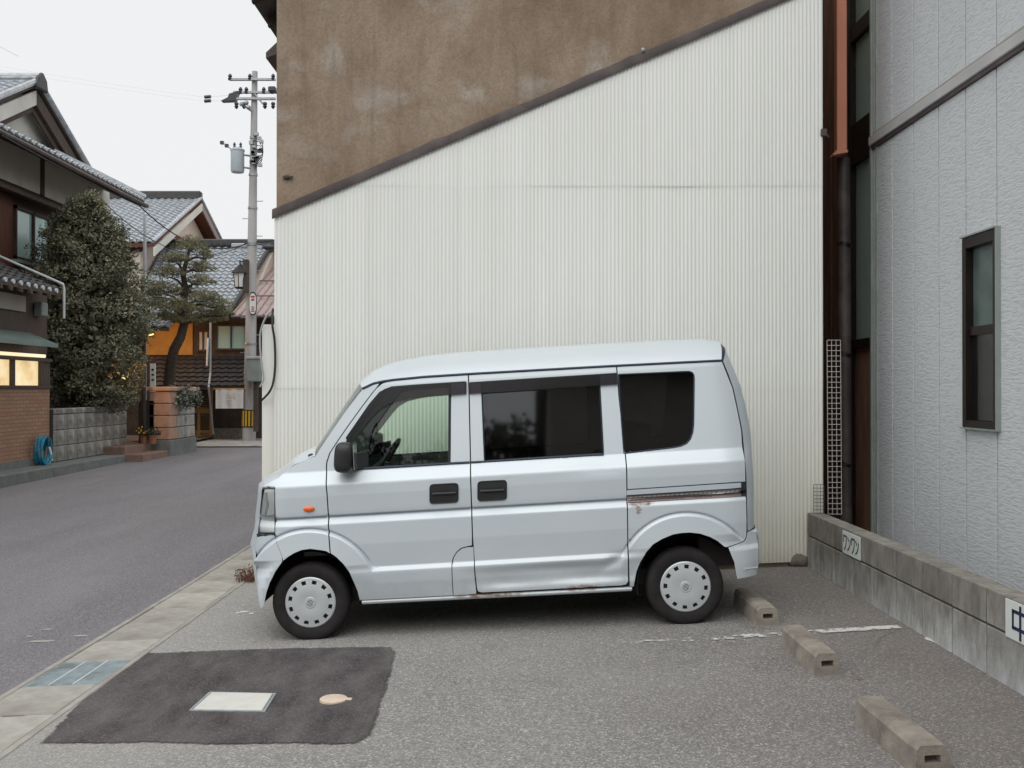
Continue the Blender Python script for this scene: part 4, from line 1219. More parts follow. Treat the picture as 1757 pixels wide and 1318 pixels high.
for side in (0, 1):
    P_ = MAT['paint']
    fe = skin('front_fender', poly(fender), [], P_, van, side=side)
    fd = skin('front_door', poly(front_door), [poly(win_f)], P_, van, side=side)
    skin('fuel_flap', poly(flap), [], P_, van, side=side)
    sd = skin('sliding_door', poly(slide_door), [poly(win_s)], P_, van, side=side)
    qp = skin('quarter_panel', poly(quarter), [poly(win_q)], P_, van, side=side)
    fb = skin('front_bumper', poly(bump_f), [], P_, van, side=side, flange=0.005)
    rb = skin('rear_bumper', poly(bump_r), [], P_, van, side=side, flange=0.005)
    if side == 0: FB0, RB0 = fb, rb
    hl = skin('headlight', poly(head), [], MAT['lamp_lens'], van, side=side, off=-0.002, flange=0.004)
    skin('reflector', [(u, w) for u, w in poly([(444,914),(446,890),(449,858),(453,840),(471,840),(471,914)])], [], MAT['lamp_bowl'], hl, off=0.022, side=side, flange=0)
    side_tube('lamp_divider', [(446.5,884),(459,886),(472,884)], 0.006, MAT['cap'], hl, 0.015, side)
    side_tube('lamp_rim', [(472,837),(472.3,917)], 0.005, MAT['gasket'], hl, 0.004, side)
    side_tube('lamp_rim', [(441.5,917.5),(456,918.5),(472.3,917.5)], 0.008, MAT['gasket'], hl, 0.006, side)
    side_tube('lamp_rim', [(450,836.5),(460,834.8),(472,836)], 0.005, MAT['wire_grey'], hl, 0.004, side)
    # bulb shape inside the lamp
    side_tube('lamp_bowl', [(455,846),(457,868),(453,884)], [0.012,0.017,0.012], MAT['porcelain'], hl, 0.02, side)
    # black shell added to darken the shut-lines, with the window openings left free
    shell = [(474,918),(474,845),(508,801),(543,786),(624,671),(645,661),(700,653),(803,646),(1057,631),(1237,621.5),(1256,668),(1278,815),(1279.5,910),(1278,925),(1259,935)] \
        + [p for p in ARCH_R if p[0] < 1246] + [(1086,1007),(819,1019),(622,1029)] + ARCH_F + [(486,955)]
    def grow(r, k):
        c = np.mean(np.array(r), 0); return [tuple(c + (np.array(p) - c) * (1 + k)) for p in r]
    skin('inner_shell', poly(shell), [grow(poly(win_f), 0.02), grow(poly(win_s), 0.02), grow(poly(win_q), 0.03)], MAT['under'], van, off=0.024, flange=0, du=0.06, dw=0.03, side=side, st=0.03)
    skin('cabin_trim', poly(shell), [grow(poly(win_f), 0.02), grow(poly(win_s), 0.02), grow(poly(win_q), 0.03)], MAT['cabin_trim'], van, off=0.036, flange=0, du=0.06, dw=0.03, side=side, st=0.03)
    # glass
    gl = skin('window', grow(poly(win_f), 0.008), [], MAT['clear_green_glass'], fd, off=0.012, flange=0, dw=0.03, du=0.05, side=side)
    gl2 = skin('window', grow(poly(win_s), 0.008), [], MAT['privacy_glass'], sd, off=0.012, flange=0, dw=0.03, du=0.05, side=side)
    gl3 = skin('window', grow(poly(win_q), 0.012), [], MAT['privacy_glass'], qp, off=0.007, flange=0, dw=0.03, du=0.05, side=side)
    side_tube('gasket', win_f, 0.007, MAT['gasket'], fd, 0.006, side, closed=True)
    side_tube('gasket', win_s, 0.007, MAT['gasket'], sd, 0.006, side, closed=True)
    side_tube('gasket', win_q, 0.006, MAT['gasket'], qp, 0.004, side, closed=True)
    # black band inside the front edge of the door glass and along the rear edge
    if side == 0: skin('frame_band', poly([(588,806),(587,790),(596.5,750),(634,700),(655,674.5),(672,666.3),(714,663),(774,658.8),(774,665),(714,669.5),(675,674),(660,681),(640,705),(604,752),(596,775),(600,805)]), [], MAT['black_plastic'], fd, off=0.004, flange=0.006, du=0.03, dw=0.02, side=side)
    side_tube('frame_band', [(771.5,662),(770.8,794)], 0.008, MAT['black_plastic'], fd, 0.006, side)
    side_tube('belt_moulding', [(586,806.8),(606,805.2),(700,799.7),(773,795.2),(806,793.6)], 0.0085, MAT['gasket'], fd, -0.001, side)
    side_tube('belt_moulding', [(808.6,793.4),(831,792.2),(1036,779.6)], 0.0075, MAT['gasket'], sd, -0.001, side)
    # smoked rain visors over both side windows
    vis1 = [(594,752),(610,728),(634,694),(652,673),(661,667),(672,664),(714,660.6),(799.5,655.2),(800,675.8),(773.6,678),(714,683),(690,687),(668,692.5),(650,703),(636,718),(612,748),(601,760)]
    vis2 = [(805.8,656.8),(930,648.7),(1057.6,640.8),(1058.6,659.6),(930,667.6),(806.4,675.6)]
    skin('rain_visor', poly(vis1), [], MAT['smoke_visor'], fd, off=-0.016, flange=0.016, dw=0.02, side=side)
    skin('rain_visor', poly(vis2), [], MAT['smoke_visor'], sd, off=-0.016, flange=0.016, dw=0.02, side=side)
    for l in ([(594,752),(634,694),(652,673),(672,664),(714,660.6),(799.5,655.2)],): side_tube('visor_edge', l, 0.004, MAT['black_plastic'], fd, -0.008, side)
    side_tube('visor_edge', [(805.8,656.8),(930,648.7),(1057.6,640.8)], 0.004, MAT['black_plastic'], sd, -0.008, side)
    for x, y0, y1, par in ((799.2,655.5,675.5,fd), (806.2,657,675.4,sd), (1058,641,659.4,sd)):
        side_tube('visor_edge', [(x, y0), (x, y1)], 0.005, MAT['black_plastic'], par, -0.012, side)
    # handles: recessed cup with a bar
    for (x0, x1, y0, y1, tl, par) in ((737.8,786,830.6,863.2,-1.6,fd), (820,869,825.4,858.8,-1.6,sd)):
        hring = chaikin([(x0, y0 + 1), (x1, y0 + tl), (x1, y1 + tl), (x0, y1 + 1)], it=0)
        hr = []
        for i in range(4):      # rounded rectangle
            p, q, r_ = np.array(hring[i-1]), np.array(hring[i]), np.array(hring[(i+1) % 4])
            a = q + (p - q) / np.linalg.norm(p - q) * 6; b = q + (r_ - q) / np.linalg.norm(r_ - q) * 6
            for t in (0, .33, .66, 1): hr.append(tuple((1-t)**2 * a + 2*t*(1-t) * q + t*t * b))
        hd = skin('door_handle', poly(hr), [], MAT['black_plastic'], par, off=-0.003, flange=0.004, du=0.02, dw=0.012, side=side)
        side_tube('handle_rim', hr, 0.0035, MAT['black_plastic'], hd, -0.004, side, closed=True)
        ym = (y0 + y1) / 2 - 1
        MB().tube([on_side(x0 + 4, ym + 1.5, -0.010, side), on_side(x1 - 4, ym - 0.6, -0.010, side)], 0.009, 8).build('grip_bar', MAT['black_plastic'], hd, smooth=True, world=False)
    # slider rail in the quarter panel
    rl = skin('slide_rail', poly([(1075,851.8),(1271,838.6),(1280,850.5),(1075,862)]), [], MAT['rail'], qp, off=-0.005, flange=0.008, side=side)
    skin('rail_cover', poly([(1075,841.6),(1271,828.6),(1271,836.4),(1075,849.4)]), [], MAT['paint'], qp, off=-0.006, flange=0.008, side=side)
    side_tube('rail_groove', [(1074.5,840.2),(1271,827.2)], 0.0035, MAT['gasket'], qp, 0.0, side)
    side_tube('rail_groove', [(1074.5,850.6),(1271,837.6)], 0.005, MAT['gasket'], qp, 0.0, side)
    side_tube('rail_groove', [(1074.5,863),(1280.5,850.8)], 0.004, MAT['gasket'], qp, 0.001, side)
    side_tube('rail_shine', [(1076,856.5),(1272,843.6)], 0.004, MAT['chrome'], rl, -0.008, side)
    skin('rail_stop', poly([(1271,826.5),(1280.4,826),(1280.6,850.2),(1271.5,850.8)]), [], MAT['black_plastic'], qp, off=-0.008, flange=0.01, side=side)
    # amber repeater
    c = on_side(530.5, 873.5, -0.004, side)
    MB().sphere(c, 0.0375, 16, 8, (1, 0.35, 0.5)).build('side_repeater', MAT['amber'], fe, smooth=True, world=False)
    # drip rail along the roof edge
    side_tube('drip_rail', GUT, 0.0085, MAT['gasket'], van, 0.0, side)
    # rust-edged sill under the doors
    mb = MB(); pts = []
    for k in range(30):
        x = 621 + (1084 - 621) * k / 29; y = 1029.6 + (1006.6 - 1029.6) * k / 29
        p = on_side(x, y + 1.2, 0.0, side); pts.append(p)
    sg = -1 if side else 1
    vs, fs = [], []
    for p in pts:
        vs += [(p.x, p.y + sg*0.016, p.z + 0.004), (p.x, p.y + sg*0.0, p.z - 0.002), (p.x, p.y - sg*0.002, p.z - 0.012), (p.x, p.y + sg*0.008, p.z - 0.024), (p.x, p.y + sg*0.06, p.z - 0.035)]
    for k in range(len(pts) - 1):
        for q in range(4): fs.append((k*5+q, k*5+q+1, (k+1)*5+q+1, (k+1)*5+q) if side else (k*5+q, (k+1)*5+q, (k+1)*5+q+1, k*5+q+1))
    mb.add(vs, fs).build('sill', MAT['paint'], van, smooth=60, world=False)
    # wheel arches
    for (cu, cw), nm in ((ARF, 'f'), (ARR, 'r')):
        mb = MB(); n = 20; vs, fs = [], []
        for k in range(n + 1):
            th = (-0.18 if nm == 'f' else 0.66) + (PI + (0.2 if nm == 'f' else -0.48)) * k / n
            for d in (0.03, 0.40):
                vs.append((cu + 0.318*math.cos(th), (VW - d) if side else d, cw + 0.318*math.sin(th)))
        for k in range(n): fs.append((2*k, 2*k+1, 2*k+3, 2*k+2))
        o = len(vs)
        vs.append((cu, (VW - 0.40) if side else 0.40, cw))
        fs += [(o, 2*k+1, 2*k+3) for k in range(n)]
        mb.add(vs, fs).build('wheel_arch', MAT['under'], van, world=False)
    # door mirror
    c = on_side(596, 783, -0.10, side); sg = 1 if side else -1
    mb = MB(); mb.sphere((0,0,0), 1.0, 20, 14)
    mb.v = [tuple(math.copysign(abs(x) ** 0.55, x) for x in v) for v in mb.v]
    mb.v = [(c.x + v[0]*0.063 + 0.012*v[2], c.y + v[1]*0.085, c.z + v[2]*0.098 - 0.006*v[0]) for v in mb.v]
    mr = mb.build('door_mirror', MAT['black_plastic'], van, smooth=True, world=False)
    a, b = on_side(612, 792, -0.08, side), on_side(628, 788, 0.01, side)
    MB().prism([(a.x-0.03, a.y, a.z-0.05), (b.x+0.02, b.y, b.z-0.055), (b.x+0.015, b.y, b.z+0.06), (a.x-0.03, a.y, a.z+0.05)], (0, -sg*0.02, 0)).build('mirror_arm', MAT['black_plastic'], mr, world=False, bevel=0.006)
    MB().prism([(c.x+0.066, c.y-0.07, c.z-0.08), (c.x+0.066, c.y+0.07, c.z-0.08), (c.x+0.066, c.y+0.07, c.z+0.08), (c.x+0.066, c.y-0.07, c.z+0.08)], (0.004,0,0)).build('mirror_glass', MAT['chrome'], mr, world=False)

# the belt running over front, roof and back
ST = [(447,1043,-.10,.0,2.6),(442,1000,-.12,0,2.6),(438.4,940,-.13,0,2.6),(441,921,-.12,0,2.6),(443,915,-.12,0,2.6),(450,838,-.12,.01,2.6),(456,831,-.11,.02,2.4),(478,820,-.08,.035,2.2),(505,797.5,-.07,.045,2.0),
      (541,782,-.07,.05,2.0),(580,725.5,-.075,.05,2.0),(622,667,-.07,.06,2.2),(640,657.5,-.04,.10,2.6),(655,654,-.02,.12,2.8),(675,651,-.01,.135,3),(726,646,0,.155,3),(780,642.5,0,.163,3),(900,635.5,0,.166,3),
      (1057,626.8,0,.168,3),(1162,621.5,0,.168,3),(1220,618.7,.02,.165,3),(1238,617.8,.055,.145,3.2),(1241,620,.075,.115,3.4),(1250,642,.095,.05,3.8),(1258.6,666,.11,.02,4),(1266,700,.12,.01,4),(1273.6,738,.122,0,4),(1280.7,815,.124,0,4),(1282.6,911,.12,0,4)]
def strip(name, i0, i1, mat, parent, st=ST, nt=28, thick=0.012, off=0.0, sub=6, tr=(-1, 1)):
    rows = []
    seg = st[i0:i1 + 1]
    if tr != (-1, 1): pass
    for i in range(len(seg) - 1):
        a, b = np.array(seg[i]), np.array(seg[i+1])
        for k in range(sub if i < len(seg) - 2 else sub + 1): rows.append(a + (b - a) * k / sub)
    vs, fs = [], []
    for r in rows:
        u, w = SVs(r[0], r[1]); v = float(S(u, w)) + 0.002
        for k in range(nt + 1):
            t = tr[0] + (tr[1] - tr[0]) * k / nt
            t = math.copysign(abs(t) ** 0.7, t)
            f = 1 - abs(t) ** r[4]
            vs.append((u + r[2]*f - off*r[2]*3, v + (VW - 2*v) * (t + 1)/2, w + r[3]*f - off*r[3]*3))
    n = nt + 1
    for j in range(len(rows) - 1):
        for k in range(nt): fs.append((j*n + k, (j+1)*n + k, (j+1)*n + k+1, j*n + k+1))
    return MB().add(vs, fs).build(name, mat, parent, smooth=180, world=False)
strip('bumper_face', 0, 3, MAT['paint'], FB0)
nose = strip('nose', 3, 6, MAT['paint'], van)
strip('hood', 6, 9, MAT['paint'], van)
ws = strip('windshield', 9, 11, MAT['clear_green_glass'], van)
rfv = strip('roof', 11, 21, MAT['paint'], van)
tg = strip('tailgate', 22, 28, MAT['paint'], van)
strip('roof_seam', 21, 22, MAT['gasket'], van)
STB = [(1297,912.8,.05,0,5),(1299.5,922,.065,0,5),(1300,968,.065,0,5),(1297,986,.05,0,5)]
strip('bumper_face', 0, 3, MAT['paint'], RB0, st=STB)
STT = [(1283,912.3,.12,0,5),(1297,912.6,.055,0,5)]
strip('bumper_top', 0, 1, MAT['paint'], RB0, st=STT)
# bumper lip seen as a bright line
MB().tube([on_side(1278, 976, -0.002), on_side(1299, 973.5, -0.002)], 0.006, 6).build('bumper_step', MAT['paint'], RB0, smooth=True, world=False)
# wind-screen pillars' far inner dark frame and wiper
MB().tube([on_side(513, 796, 0.06), on_side(527, 788, 0.10), on_side(541, 780, 0.14)], [0.006,0.008,0.006], 6).build('wiper', MAT['black_plastic'], van, smooth=True, world=False)
c = on_side(530, 787, 0.08); MB().sphere((c.x, c.y, c.z+0.012), 0.022, 10, 7, (1,1.2,0.8)).build('wiper_pivot', MAT['black_plastic'], van, smooth=True, world=False)
MB().box(-0.40, -0.385, 0.55, 0.93, 0.62, 0.76).build('grille', MAT['black_plastic'], nose, world=False)
# underside, floor and cabin
MB().box(-0.16, 2.62, 0.20, VW-0.20, 0.20, 0.30).build('underbody', MAT['under'], van, world=False)
MB().box(2.55, 2.80, 0.17, VW-0.17, 0.30, 0.52).build('arch_dark_fill', MAT['under'], van, world=False)  # black box added to darken the gap behind the rear wheel
MB().box(0.33, 2.06, 0.06, VW-0.06, 0.225, 0.30).build('floor_pan', MAT['under'], van, world=False)
MB().box(-0.05, 2.75, 0.16, VW-0.16, 0.52, 0.56).build('cabin_floor', MAT['cabin'], van, world=False)
dash = MB().prism([(-0.02,0.13,0.60),(0.26,0.13,0.60),(0.30,0.13,0.86),(0.22,0.13,1.06),(0.02,0.13,1.07)], (0, VW-0.26, 0)).build('dashboard', MAT['cabin'], van, bevel=0.03, seg=2, smooth=True, world=False)
mb = MB(); c0 = Vector((0.40, 1.08, 1.06)); tilt = 0.62
ring = []
for k in range(33):
    th = 2*PI*k/32; a, b = 0.185*math.cos(th), 0.185*math.sin(th)
    ring.append(c0 + Vector((b*math.sin(tilt)*1.0, a, b*math.cos(tilt))))
mb.tube(ring, 0.016, 8, False)
for th in (PI*0.5+PI, 0.0, PI):
    a, b = 0.185*math.cos(th), 0.185*math.sin(th); mb.tube([c0 + Vector((-0.02,0,0)), c0 + Vector((b*math.sin(tilt), a, b*math.cos(tilt)))], 0.014, 6)
mb.tube([c0, c0 + Vector((-0.22, 0, -0.16))], 0.03, 8)
mb.build('steering_wheel', MAT['black_plastic'], van, smooth=True, world=False)
for v0 in (0.20, 0.80):
    st_ = MB().box(0.52, 0.98, v0, v0+0.47, 0.56, 0.82).build('front_seat', MAT['cloth'], van, bevel=0.04, seg=2, smooth=True, world=False)
    MB().prism([(0.90,v0,0.80),(1.02,v0,0.80),(1.12,v0,1.30),(1.03,v0,1.32)], (0,0.47,0)).build('backrest', MAT['cloth'], st_, bevel=0.03, seg=2, smooth=True, world=False)
    MB().prism([(1.06,v0+0.12,1.31),(1.14,v0+0.12,1.31),(1.16,v0+0.12,1.50),(1.08,v0+0.12,1.50)], (0,0.23,0)).build('headrest', MAT['cloth'], st_, bevel=0.025, seg=2, smooth=True, world=False)
st_ = MB().box(1.75, 2.15, 0.2, VW-0.2, 0.56, 0.86).build('rear_bench', MAT['cloth'], van, bevel=0.04, seg=2, smooth=True, world=False)
MB().prism([(2.08,0.2,0.84),(2.2,0.2,0.84),(2.3,0.2,1.25),(2.2,0.2,1.27)], (0,VW-0.4,0)).build('backrest', MAT['cloth'], st_, bevel=0.03, seg=2, smooth=True, world=False)
MB().prism([(0.30,0.60,1.52),(0.33,0.60,1.52),(0.34,0.60,1.60),(0.31,0.60,1.60)], (0,0.22,0)).build('rear_view_mirror', MAT['black_plastic'], van, bevel=0.005, world=False)
# sun shade strip of the windscreen frame on the far side
# wheels
def wheel_parts():
    prof = [(0.150,0.030),(0.160,0.012),(0.172,0.004),(0.195,-0.004),(0.215,-0.006),(0.233,-0.001),(0.243,0.010),(0.249,0.024),(0.251,0.04),(0.251,0.052),(0.243,0.053),(0.243,0.059),(0.252,0.060),(0.252,0.078),(0.243,0.079),(0.243,0.085),(0.252,0.086),(0.251,0.12),(0.243,0.140),(0.215,0.150),(0.16,0.148),(0.15,0.13)]
    ty = MB().lathe(prof, (0,0,0), 'y', 56).mesh('tyre', MAT['rubber'], smooth=35)
    # ribs on the shoulder
    cap = MB(); n = 84
    rr = [0.002,0.020,0.030,0.0345,0.0375,0.070,0.105,0.119,0.144,0.150,0.156,0.163,0.165]
    dd = [-0.0075,-0.0075,-0.0075,-0.0070,-0.0035,-0.0065,-0.0045,-0.002,0.000,0.001,0.001,0.006,0.014]
    vs, fs = [], []
    for r, d in zip(rr, dd):
        for k in range(n):
            th = 2*PI*(k + 0.5)/n + PI/2
            vs.append((r*math.cos(th), d, r*math.sin(th)))
    walls = []
    for i in range(len(rr) - 1):
        for k in range(n):
            k2 = (k + 1) % n
            hole = rr[i] == 0.119 and (k % 7) in (5, 6, 0)
            if hole:
                if k % 7 == 5: walls.append((i*n + k, (i+1)*n + k))
                if k % 7 == 0: walls.append(((i+1)*n + k2, i*n + k2))
                walls.append(((i+1)*n + k, (i+1)*n + k2)); walls.append((i*n + k2, i*n + k))
                continue
            fs.append((i*n + k, (i+1)*n + k, (i+1)*n + k2, i*n + k2))
    fs.append(tuple(range(n)))
    for a, b in walls:
        o = len(vs); vs += [vs[a], vs[b], (vs[b][0]*0.99, vs[b][1]+0.012, vs[b][2]*0.99), (vs[a][0]*0.99, vs[a][1]+0.012, vs[a][2]*0.99)]
        fs.append((o, o+1, o+2, o+3))
    cp = MB().add(vs, fs).mesh('wheel_cap', MAT['cap'], smooth=22)
    rim = MB().lathe([(0.0,0.022),(0.15,0.022),(0.155,0.03)], (0,0,0), 'y', 32).mesh('rim', MAT['black'])
    em = MB()
    path = [(0.92,0.66),(0.52,0.92),(0.14,0.60),(0.86,0.40),(0.48,0.08),(0.08,0.34)]
    pts = [Vector(((x-0.5)*0.046, (y-0.5)*0.046)) for x, y in path]
    for a, b in zip(pts[:-1], pts[1:]):
        d = (b - a).normalized(); nn = Vector((-d.y, d.x)) * 0.0034
        em.prism([(p.x, -0.0095, p.y) for p in (a-nn, b-nn, b+nn, a+nn)], (0, 0.003, 0))
    em = em.mesh('emblem', MAT['emblem'])
    return ty, cp, rim, em
TY, CP, RIM, EM = wheel_parts()
for (c, sd_, rot) in ((FWC,0,0.25),(RWC,0,0.1),(FWC,1,0.0),(RWC,1,0.4)):
    wh = bpy.data.objects.new('wheel', TY); COL.objects.link(wh); wh.parent = van
    wh.location = (c[0], 0.035 if sd_ == 0 else VW - 0.035, c[1])
    wh.rotation_euler = (0, rot, 0) if sd_ == 0 else (0, rot, PI)
    for me, nm in ((CP, 'wheel_cap'), (RIM, 'rim'), (EM, 'emblem')):
        o = bpy.data.objects.new(nm, me); COL.objects.link(o); o.parent = wh
for c in (FWC, RWC):
    MB().tube([(c[0], 0.15, c[1]), (c[0], VW-0.15, c[1])], 0.04, 10).build('axle', MAT['under'], van, world=False)
# ------------------------------------------------------------------ left side of the street
def tiles(mb, O, A, B, tw=0.25, ch=0.25, h=0.045, step=0.04):
    O, A, B = Vector(O), Vector(A), Vector(B)
    n = A.cross(B).normalized()
    if n.z < 0: n = -n
    na, nb = max(1, int(A.length / tw)), max(1, int(B.length / ch))
    prof = [0.0, 0.25, 0.8, 1.0, 0.8, 0.25]
    for j in range(nb):
        vs = []; m = na * 6 + 1
        sh_ = 0.0
        for q, (f, lift) in enumerate(((j / nb, step), ((j + 1.12) / nb, 0.0))):
            for i in range(m):
                a = i / (na * 6)
                vs.append(O + A * a + B * min(f, 1.0) + n * (lift + h * prof[i % 6]))
        for i in range(m): vs.append(O + A * (i / (na * 6)) + B * (j / nb) + n * (h * prof[i % 6] - 0.012))
        fs = []
        for i in range(m - 1):
            fs.append((i, i+1, m+i+1, m+i)); fs.append((2*m+i, 2*m+i+1, i+1, i))
        mb.add(vs, fs)
    return mb

def tile_part(name, parent, O, A, B, mat='tile', **kw):
    o = tiles(MB(), O, A, B, **kw).build(name, MAT[mat], parent)
    o['kind'] = 'stuff'
    return o

# kerb ledge of the houses
mb = MB(); L0, L1 = -9.0, -8.42
for (ya, yb) in ((8.0, 13.0), (13.005, 18.2), (18.205, 21.6)):
    MB().add([(X, Y, (0.17 + 0.0*Y if k else -0.2)) for k in (1, 0) for Y in (ya, yb) for X in (L0 - 0.2, L1)], [(0,1,3,2),(4,6,7,5),(0,4,5,1),(2,3,7,6),(0,2,6,4),(1,5,7,3)]).build('kerb', MAT['green_base'], bevel=0.01)['kind'] = 'structure'

XBK, XM = -9.0, -10.8
h1 = thing('townhouse', 'dark timber townhouse with tiled hip-and-gable roof and tan tiled ground floor', 'house', (XM, 18.0, 0.1))
def hb_(x0, x1, y0, y1, z0, z1, nm, m, par=None, **kw): return MB().box(x0, x1, y0, y1, z0, z1).build(nm, MAT[m], par or h1, **kw)
YE = YX(85, XBK)                           # far end of the tiled ground floor
hb_(-13.0, XBK, 9.0, YE, 0.30, 1.62, 'tan_wall', 'tan_tile')
hb_(-13.0, XBK + 0.04, 9.0, YE + 0.02, 0.0, 0.30, 'plinth', 'green_base')
hb_(-13.0, XBK - 0.05, 9.0, YE, 2.25, 3.42, 'timber_wall', 'dark_wood')
hb_(-13.0, XBK - 0.25, 9.0, YE - 0.08, 1.62, 2.25, 'lit_room', 'ochre')
# lit window: frame, panes, jamb
yj = YX(72, XBK)
wf = MB()
for (a, b, c, d) in ((9.0, YE, 1.62, 1.67), (9.0, YE, 2.13, 2.19)): wf.box(XBK - 0.1, XBK + 0.05, a, b, c, d)
for px_ in (-110, 21, 70): wf.box(XBK - 0.1, XBK + 0.03, YX(px_, XBK) - 0.05, YX(px_, XBK) + 0.05, 1.67, 2.13)
lw = wf.build('window', MAT['dark_wood'], h1)
for pa, pb in ((-110, 21), (21, 70)):
    MB().box(XBK - 0.05, XBK - 0.03, YX(pa, XBK) + 0.05, YX(pb, XBK) - 0.05, 1.67, 2.13).build('lit_pane', MAT['lit'], lw)
hb_(XBK - 0.1, XBK + 0.01, yj + 0.02, YE, 1.67, 2.13, 'jamb_board', 'dark_wood')
hb_(XBK + 0.04, XBK + 0.10, 14.0, yj - 0.05, 2.20, 2.26, 'strip_lamp', 'tube', bevel=0.01)
# metal awning over it
aw = MB().prism([(XBK - 0.04, 12.0, 2.62), (-8.52, 12.0, 2.42), (-8.52, 12.0, 2.45), (XBK - 0.04, 12.0, 2.66)], (0, YX(98, -8.52) - 12.0, 0)).build('awning', MAT['steel_green'], h1)
MB().box(-8.54, -8.50, 12.0, YX(98, -8.52), 2.38, 2.455).build('awning_edge', MAT['steel_green'], aw)
hb_(XBK - 0.05, XBK + 0.0, 14.0, YX(44, XBK), 3.03, 3.32, 'plaster_panel', 'grey_plaster')
q = WX(66, 530, XBK); hb_(XBK - 0.04, XBK + 0.12, q.y - 0.12, q.y + 0.14, q.z - 0.14, q.z + 0.12, 'vent_hood', 'greybox', bevel=0.02)
# pent roof with white verge pipe
EXP = -8.6; ye = YX(103, EXP)
def pentZ(X): return 3.37 + 0.44 * (EXP - X)
pr = MB().prism([(EXP, 10.0, 3.37), (XM, 10.0, pentZ(XM)), (XM, 10.0, pentZ(XM) + 0.08), (EXP, 10.0, 3.45)], (0, ye - 10.0, 0)).build('pent_roof', MAT['dark_wood'], h1)
tile_part('roof_tiles', pr, (EXP - 0.02, 10.0, 3.46), (0, ye - 10.0, 0), (XM - EXP, 0, pentZ(XM) - 3.37), 'tile_dark', tw=0.27)
i = 0; y = 12.0
while y < ye - 0.1:
    MB().prism([(EXP + 0.06, y, 3.29), (XBK - 0.02, y, 3.29 + 0.44*0.46), (XBK - 0.02, y, 3.37 + 0.44*0.40), (EXP + 0.06, y, 3.36)], (0, 0.05, 0)).build('rafter', MAT['dark_wood'], pr); y += 0.35
et = MB().lathe([(0.0,0.0),(0.045,0.0),(0.05,-0.03),(0.05,-0.12)], (0,0,0), 'x', 10).mesh('eave_tile', MAT['tile'])
y = 13.0
while y < ye - 0.05:
    piece(et, 'eave_tile', (EXP + 0.03, y, 3.46), pr); y += 0.27
vp = MB().tube([(XM, ye + 0.02, pentZ(XM) + 0.25), (EXP + 0.05, ye + 0.02, 3.60), (EXP + 0.06, ye + 0.03, 3.52), (EXP + 0.06, ye + 0.03, 2.95)], 0.024, 8).build('verge_pipe', MAT['white_pipe'], pr, smooth=True)
# main storey set back
YMF = YX(186, XM)
hb_(-18.0, XM, 12.0, YMF, 0.2, 7.0, 'main_wall', 'dark_wood')
hb_(XM, XM + 0.04, 14.0, YMF - 0.05, 6.04, 7.02, 'plaster_band', 'plaster')
hb_(XM, XM + 0.07, YX(68, XM) - 0.08, YX(68, XM) + 0.08, 6.04, 7.0, 'post', 'dark_wood')
hb_(XM, XM + 0.05, 14.0, YX(18, XM), 4.2, 5.75, 'timber_panel', 'brown_wood')
MB().prism([(XM, 13.0, 6.03), (XM + 0.42, 13.0, 5.80), (XM + 0.42, 13.0, 5.72), (XM, 13.0, 5.80)], (0, YMF - 13.0, 0)).build('lintel_hood', MAT['dark_wood'], h1)
w2 = MB()
ya, yb, za, zb = YX(19, XM), YX(79, XM), 4.41, 5.58
for (a, b, c, d) in ((ya, yb, za, za+0.07), (ya, yb, zb-0.07, zb)): w2.box(XM, XM+0.10, a, b, c, d)
for f in (0.0, 0.5, 0.97): w2.box(XM, XM+0.10, ya + (yb-ya)*f, ya + (yb-ya)*f + 0.06, za, zb)
w2 = w2.build('window', MAT['dark_wood'], h1)
for f0, f1 in ((0.03, 0.5), (0.53, 0.97)):
    MB().box(XM+0.03, XM+0.045, ya + (yb-ya)*f0 + 0.02, ya + (yb-ya)*f1, za+0.07, zb-0.07).build('pane', MAT['teal_glass'], w2)
MB().box(XM, XM+0.2, ya - 0.1, yb + 0.1, za - 0.08, za - 0.01).build('sill', MAT['wire_grey'], w2)
# eaves of the hip roof
EXM = -9.67; EZM = WX(0, 226, EXM).z; yend = YX(247, EXM)
def mz(X): return EZM + 0.46 * (EXM - X)
mr_ = MB().prism([(EXM, 10.0, EZM - 0.02), (-11.3, 10.0, mz(-11.3) - 0.02), (-11.3, 10.0, mz(-11.3) + 0.10), (EXM, 10.0, EZM + 0.09)], (0, yend - 10.0, 0)).build('eave_roof', MAT['dark_wood'], h1)
tile_part('roof_tiles', mr_, (EXM - 0.02, 10.0, EZM + 0.10), (0, yend - 10.0, 0), (-1.65, 0, 0.46*1.65), 'tile', tw=0.27)
MB().tube([(EXM + 0.07, 10.0, EZM - 0.02), (EXM + 0.07, yend, EZM - 0.05)], 0.055, 8).build('eave_gutter', MAT['flash'], mr_, smooth=True)
y = 14.0
while y < yend:
    piece(et, 'eave_tile', (EXM + 0.04, y, EZM + 0.11), mr_); y += 0.27
y = 14.0
while y < yend:
    MB().prism([(EXM + 0.03, y, EZM - 0.10), (XM, y, EZM + 0.42), (XM, y, EZM + 0.50), (EXM + 0.03, y, EZM - 0.02)], (0, 0.06, 0)).build('rafter', MAT['dark_wood'], mr_); y += 0.40
# hip ridge at the far end
MB().tube([(EXM, yend - 0.02, EZM + 0.16), (-11.3, yend - 1.7, mz(-11.3) + 0.22)], 0.11, 8).build('hip_ridge', MAT['tile'], mr_, smooth=True)
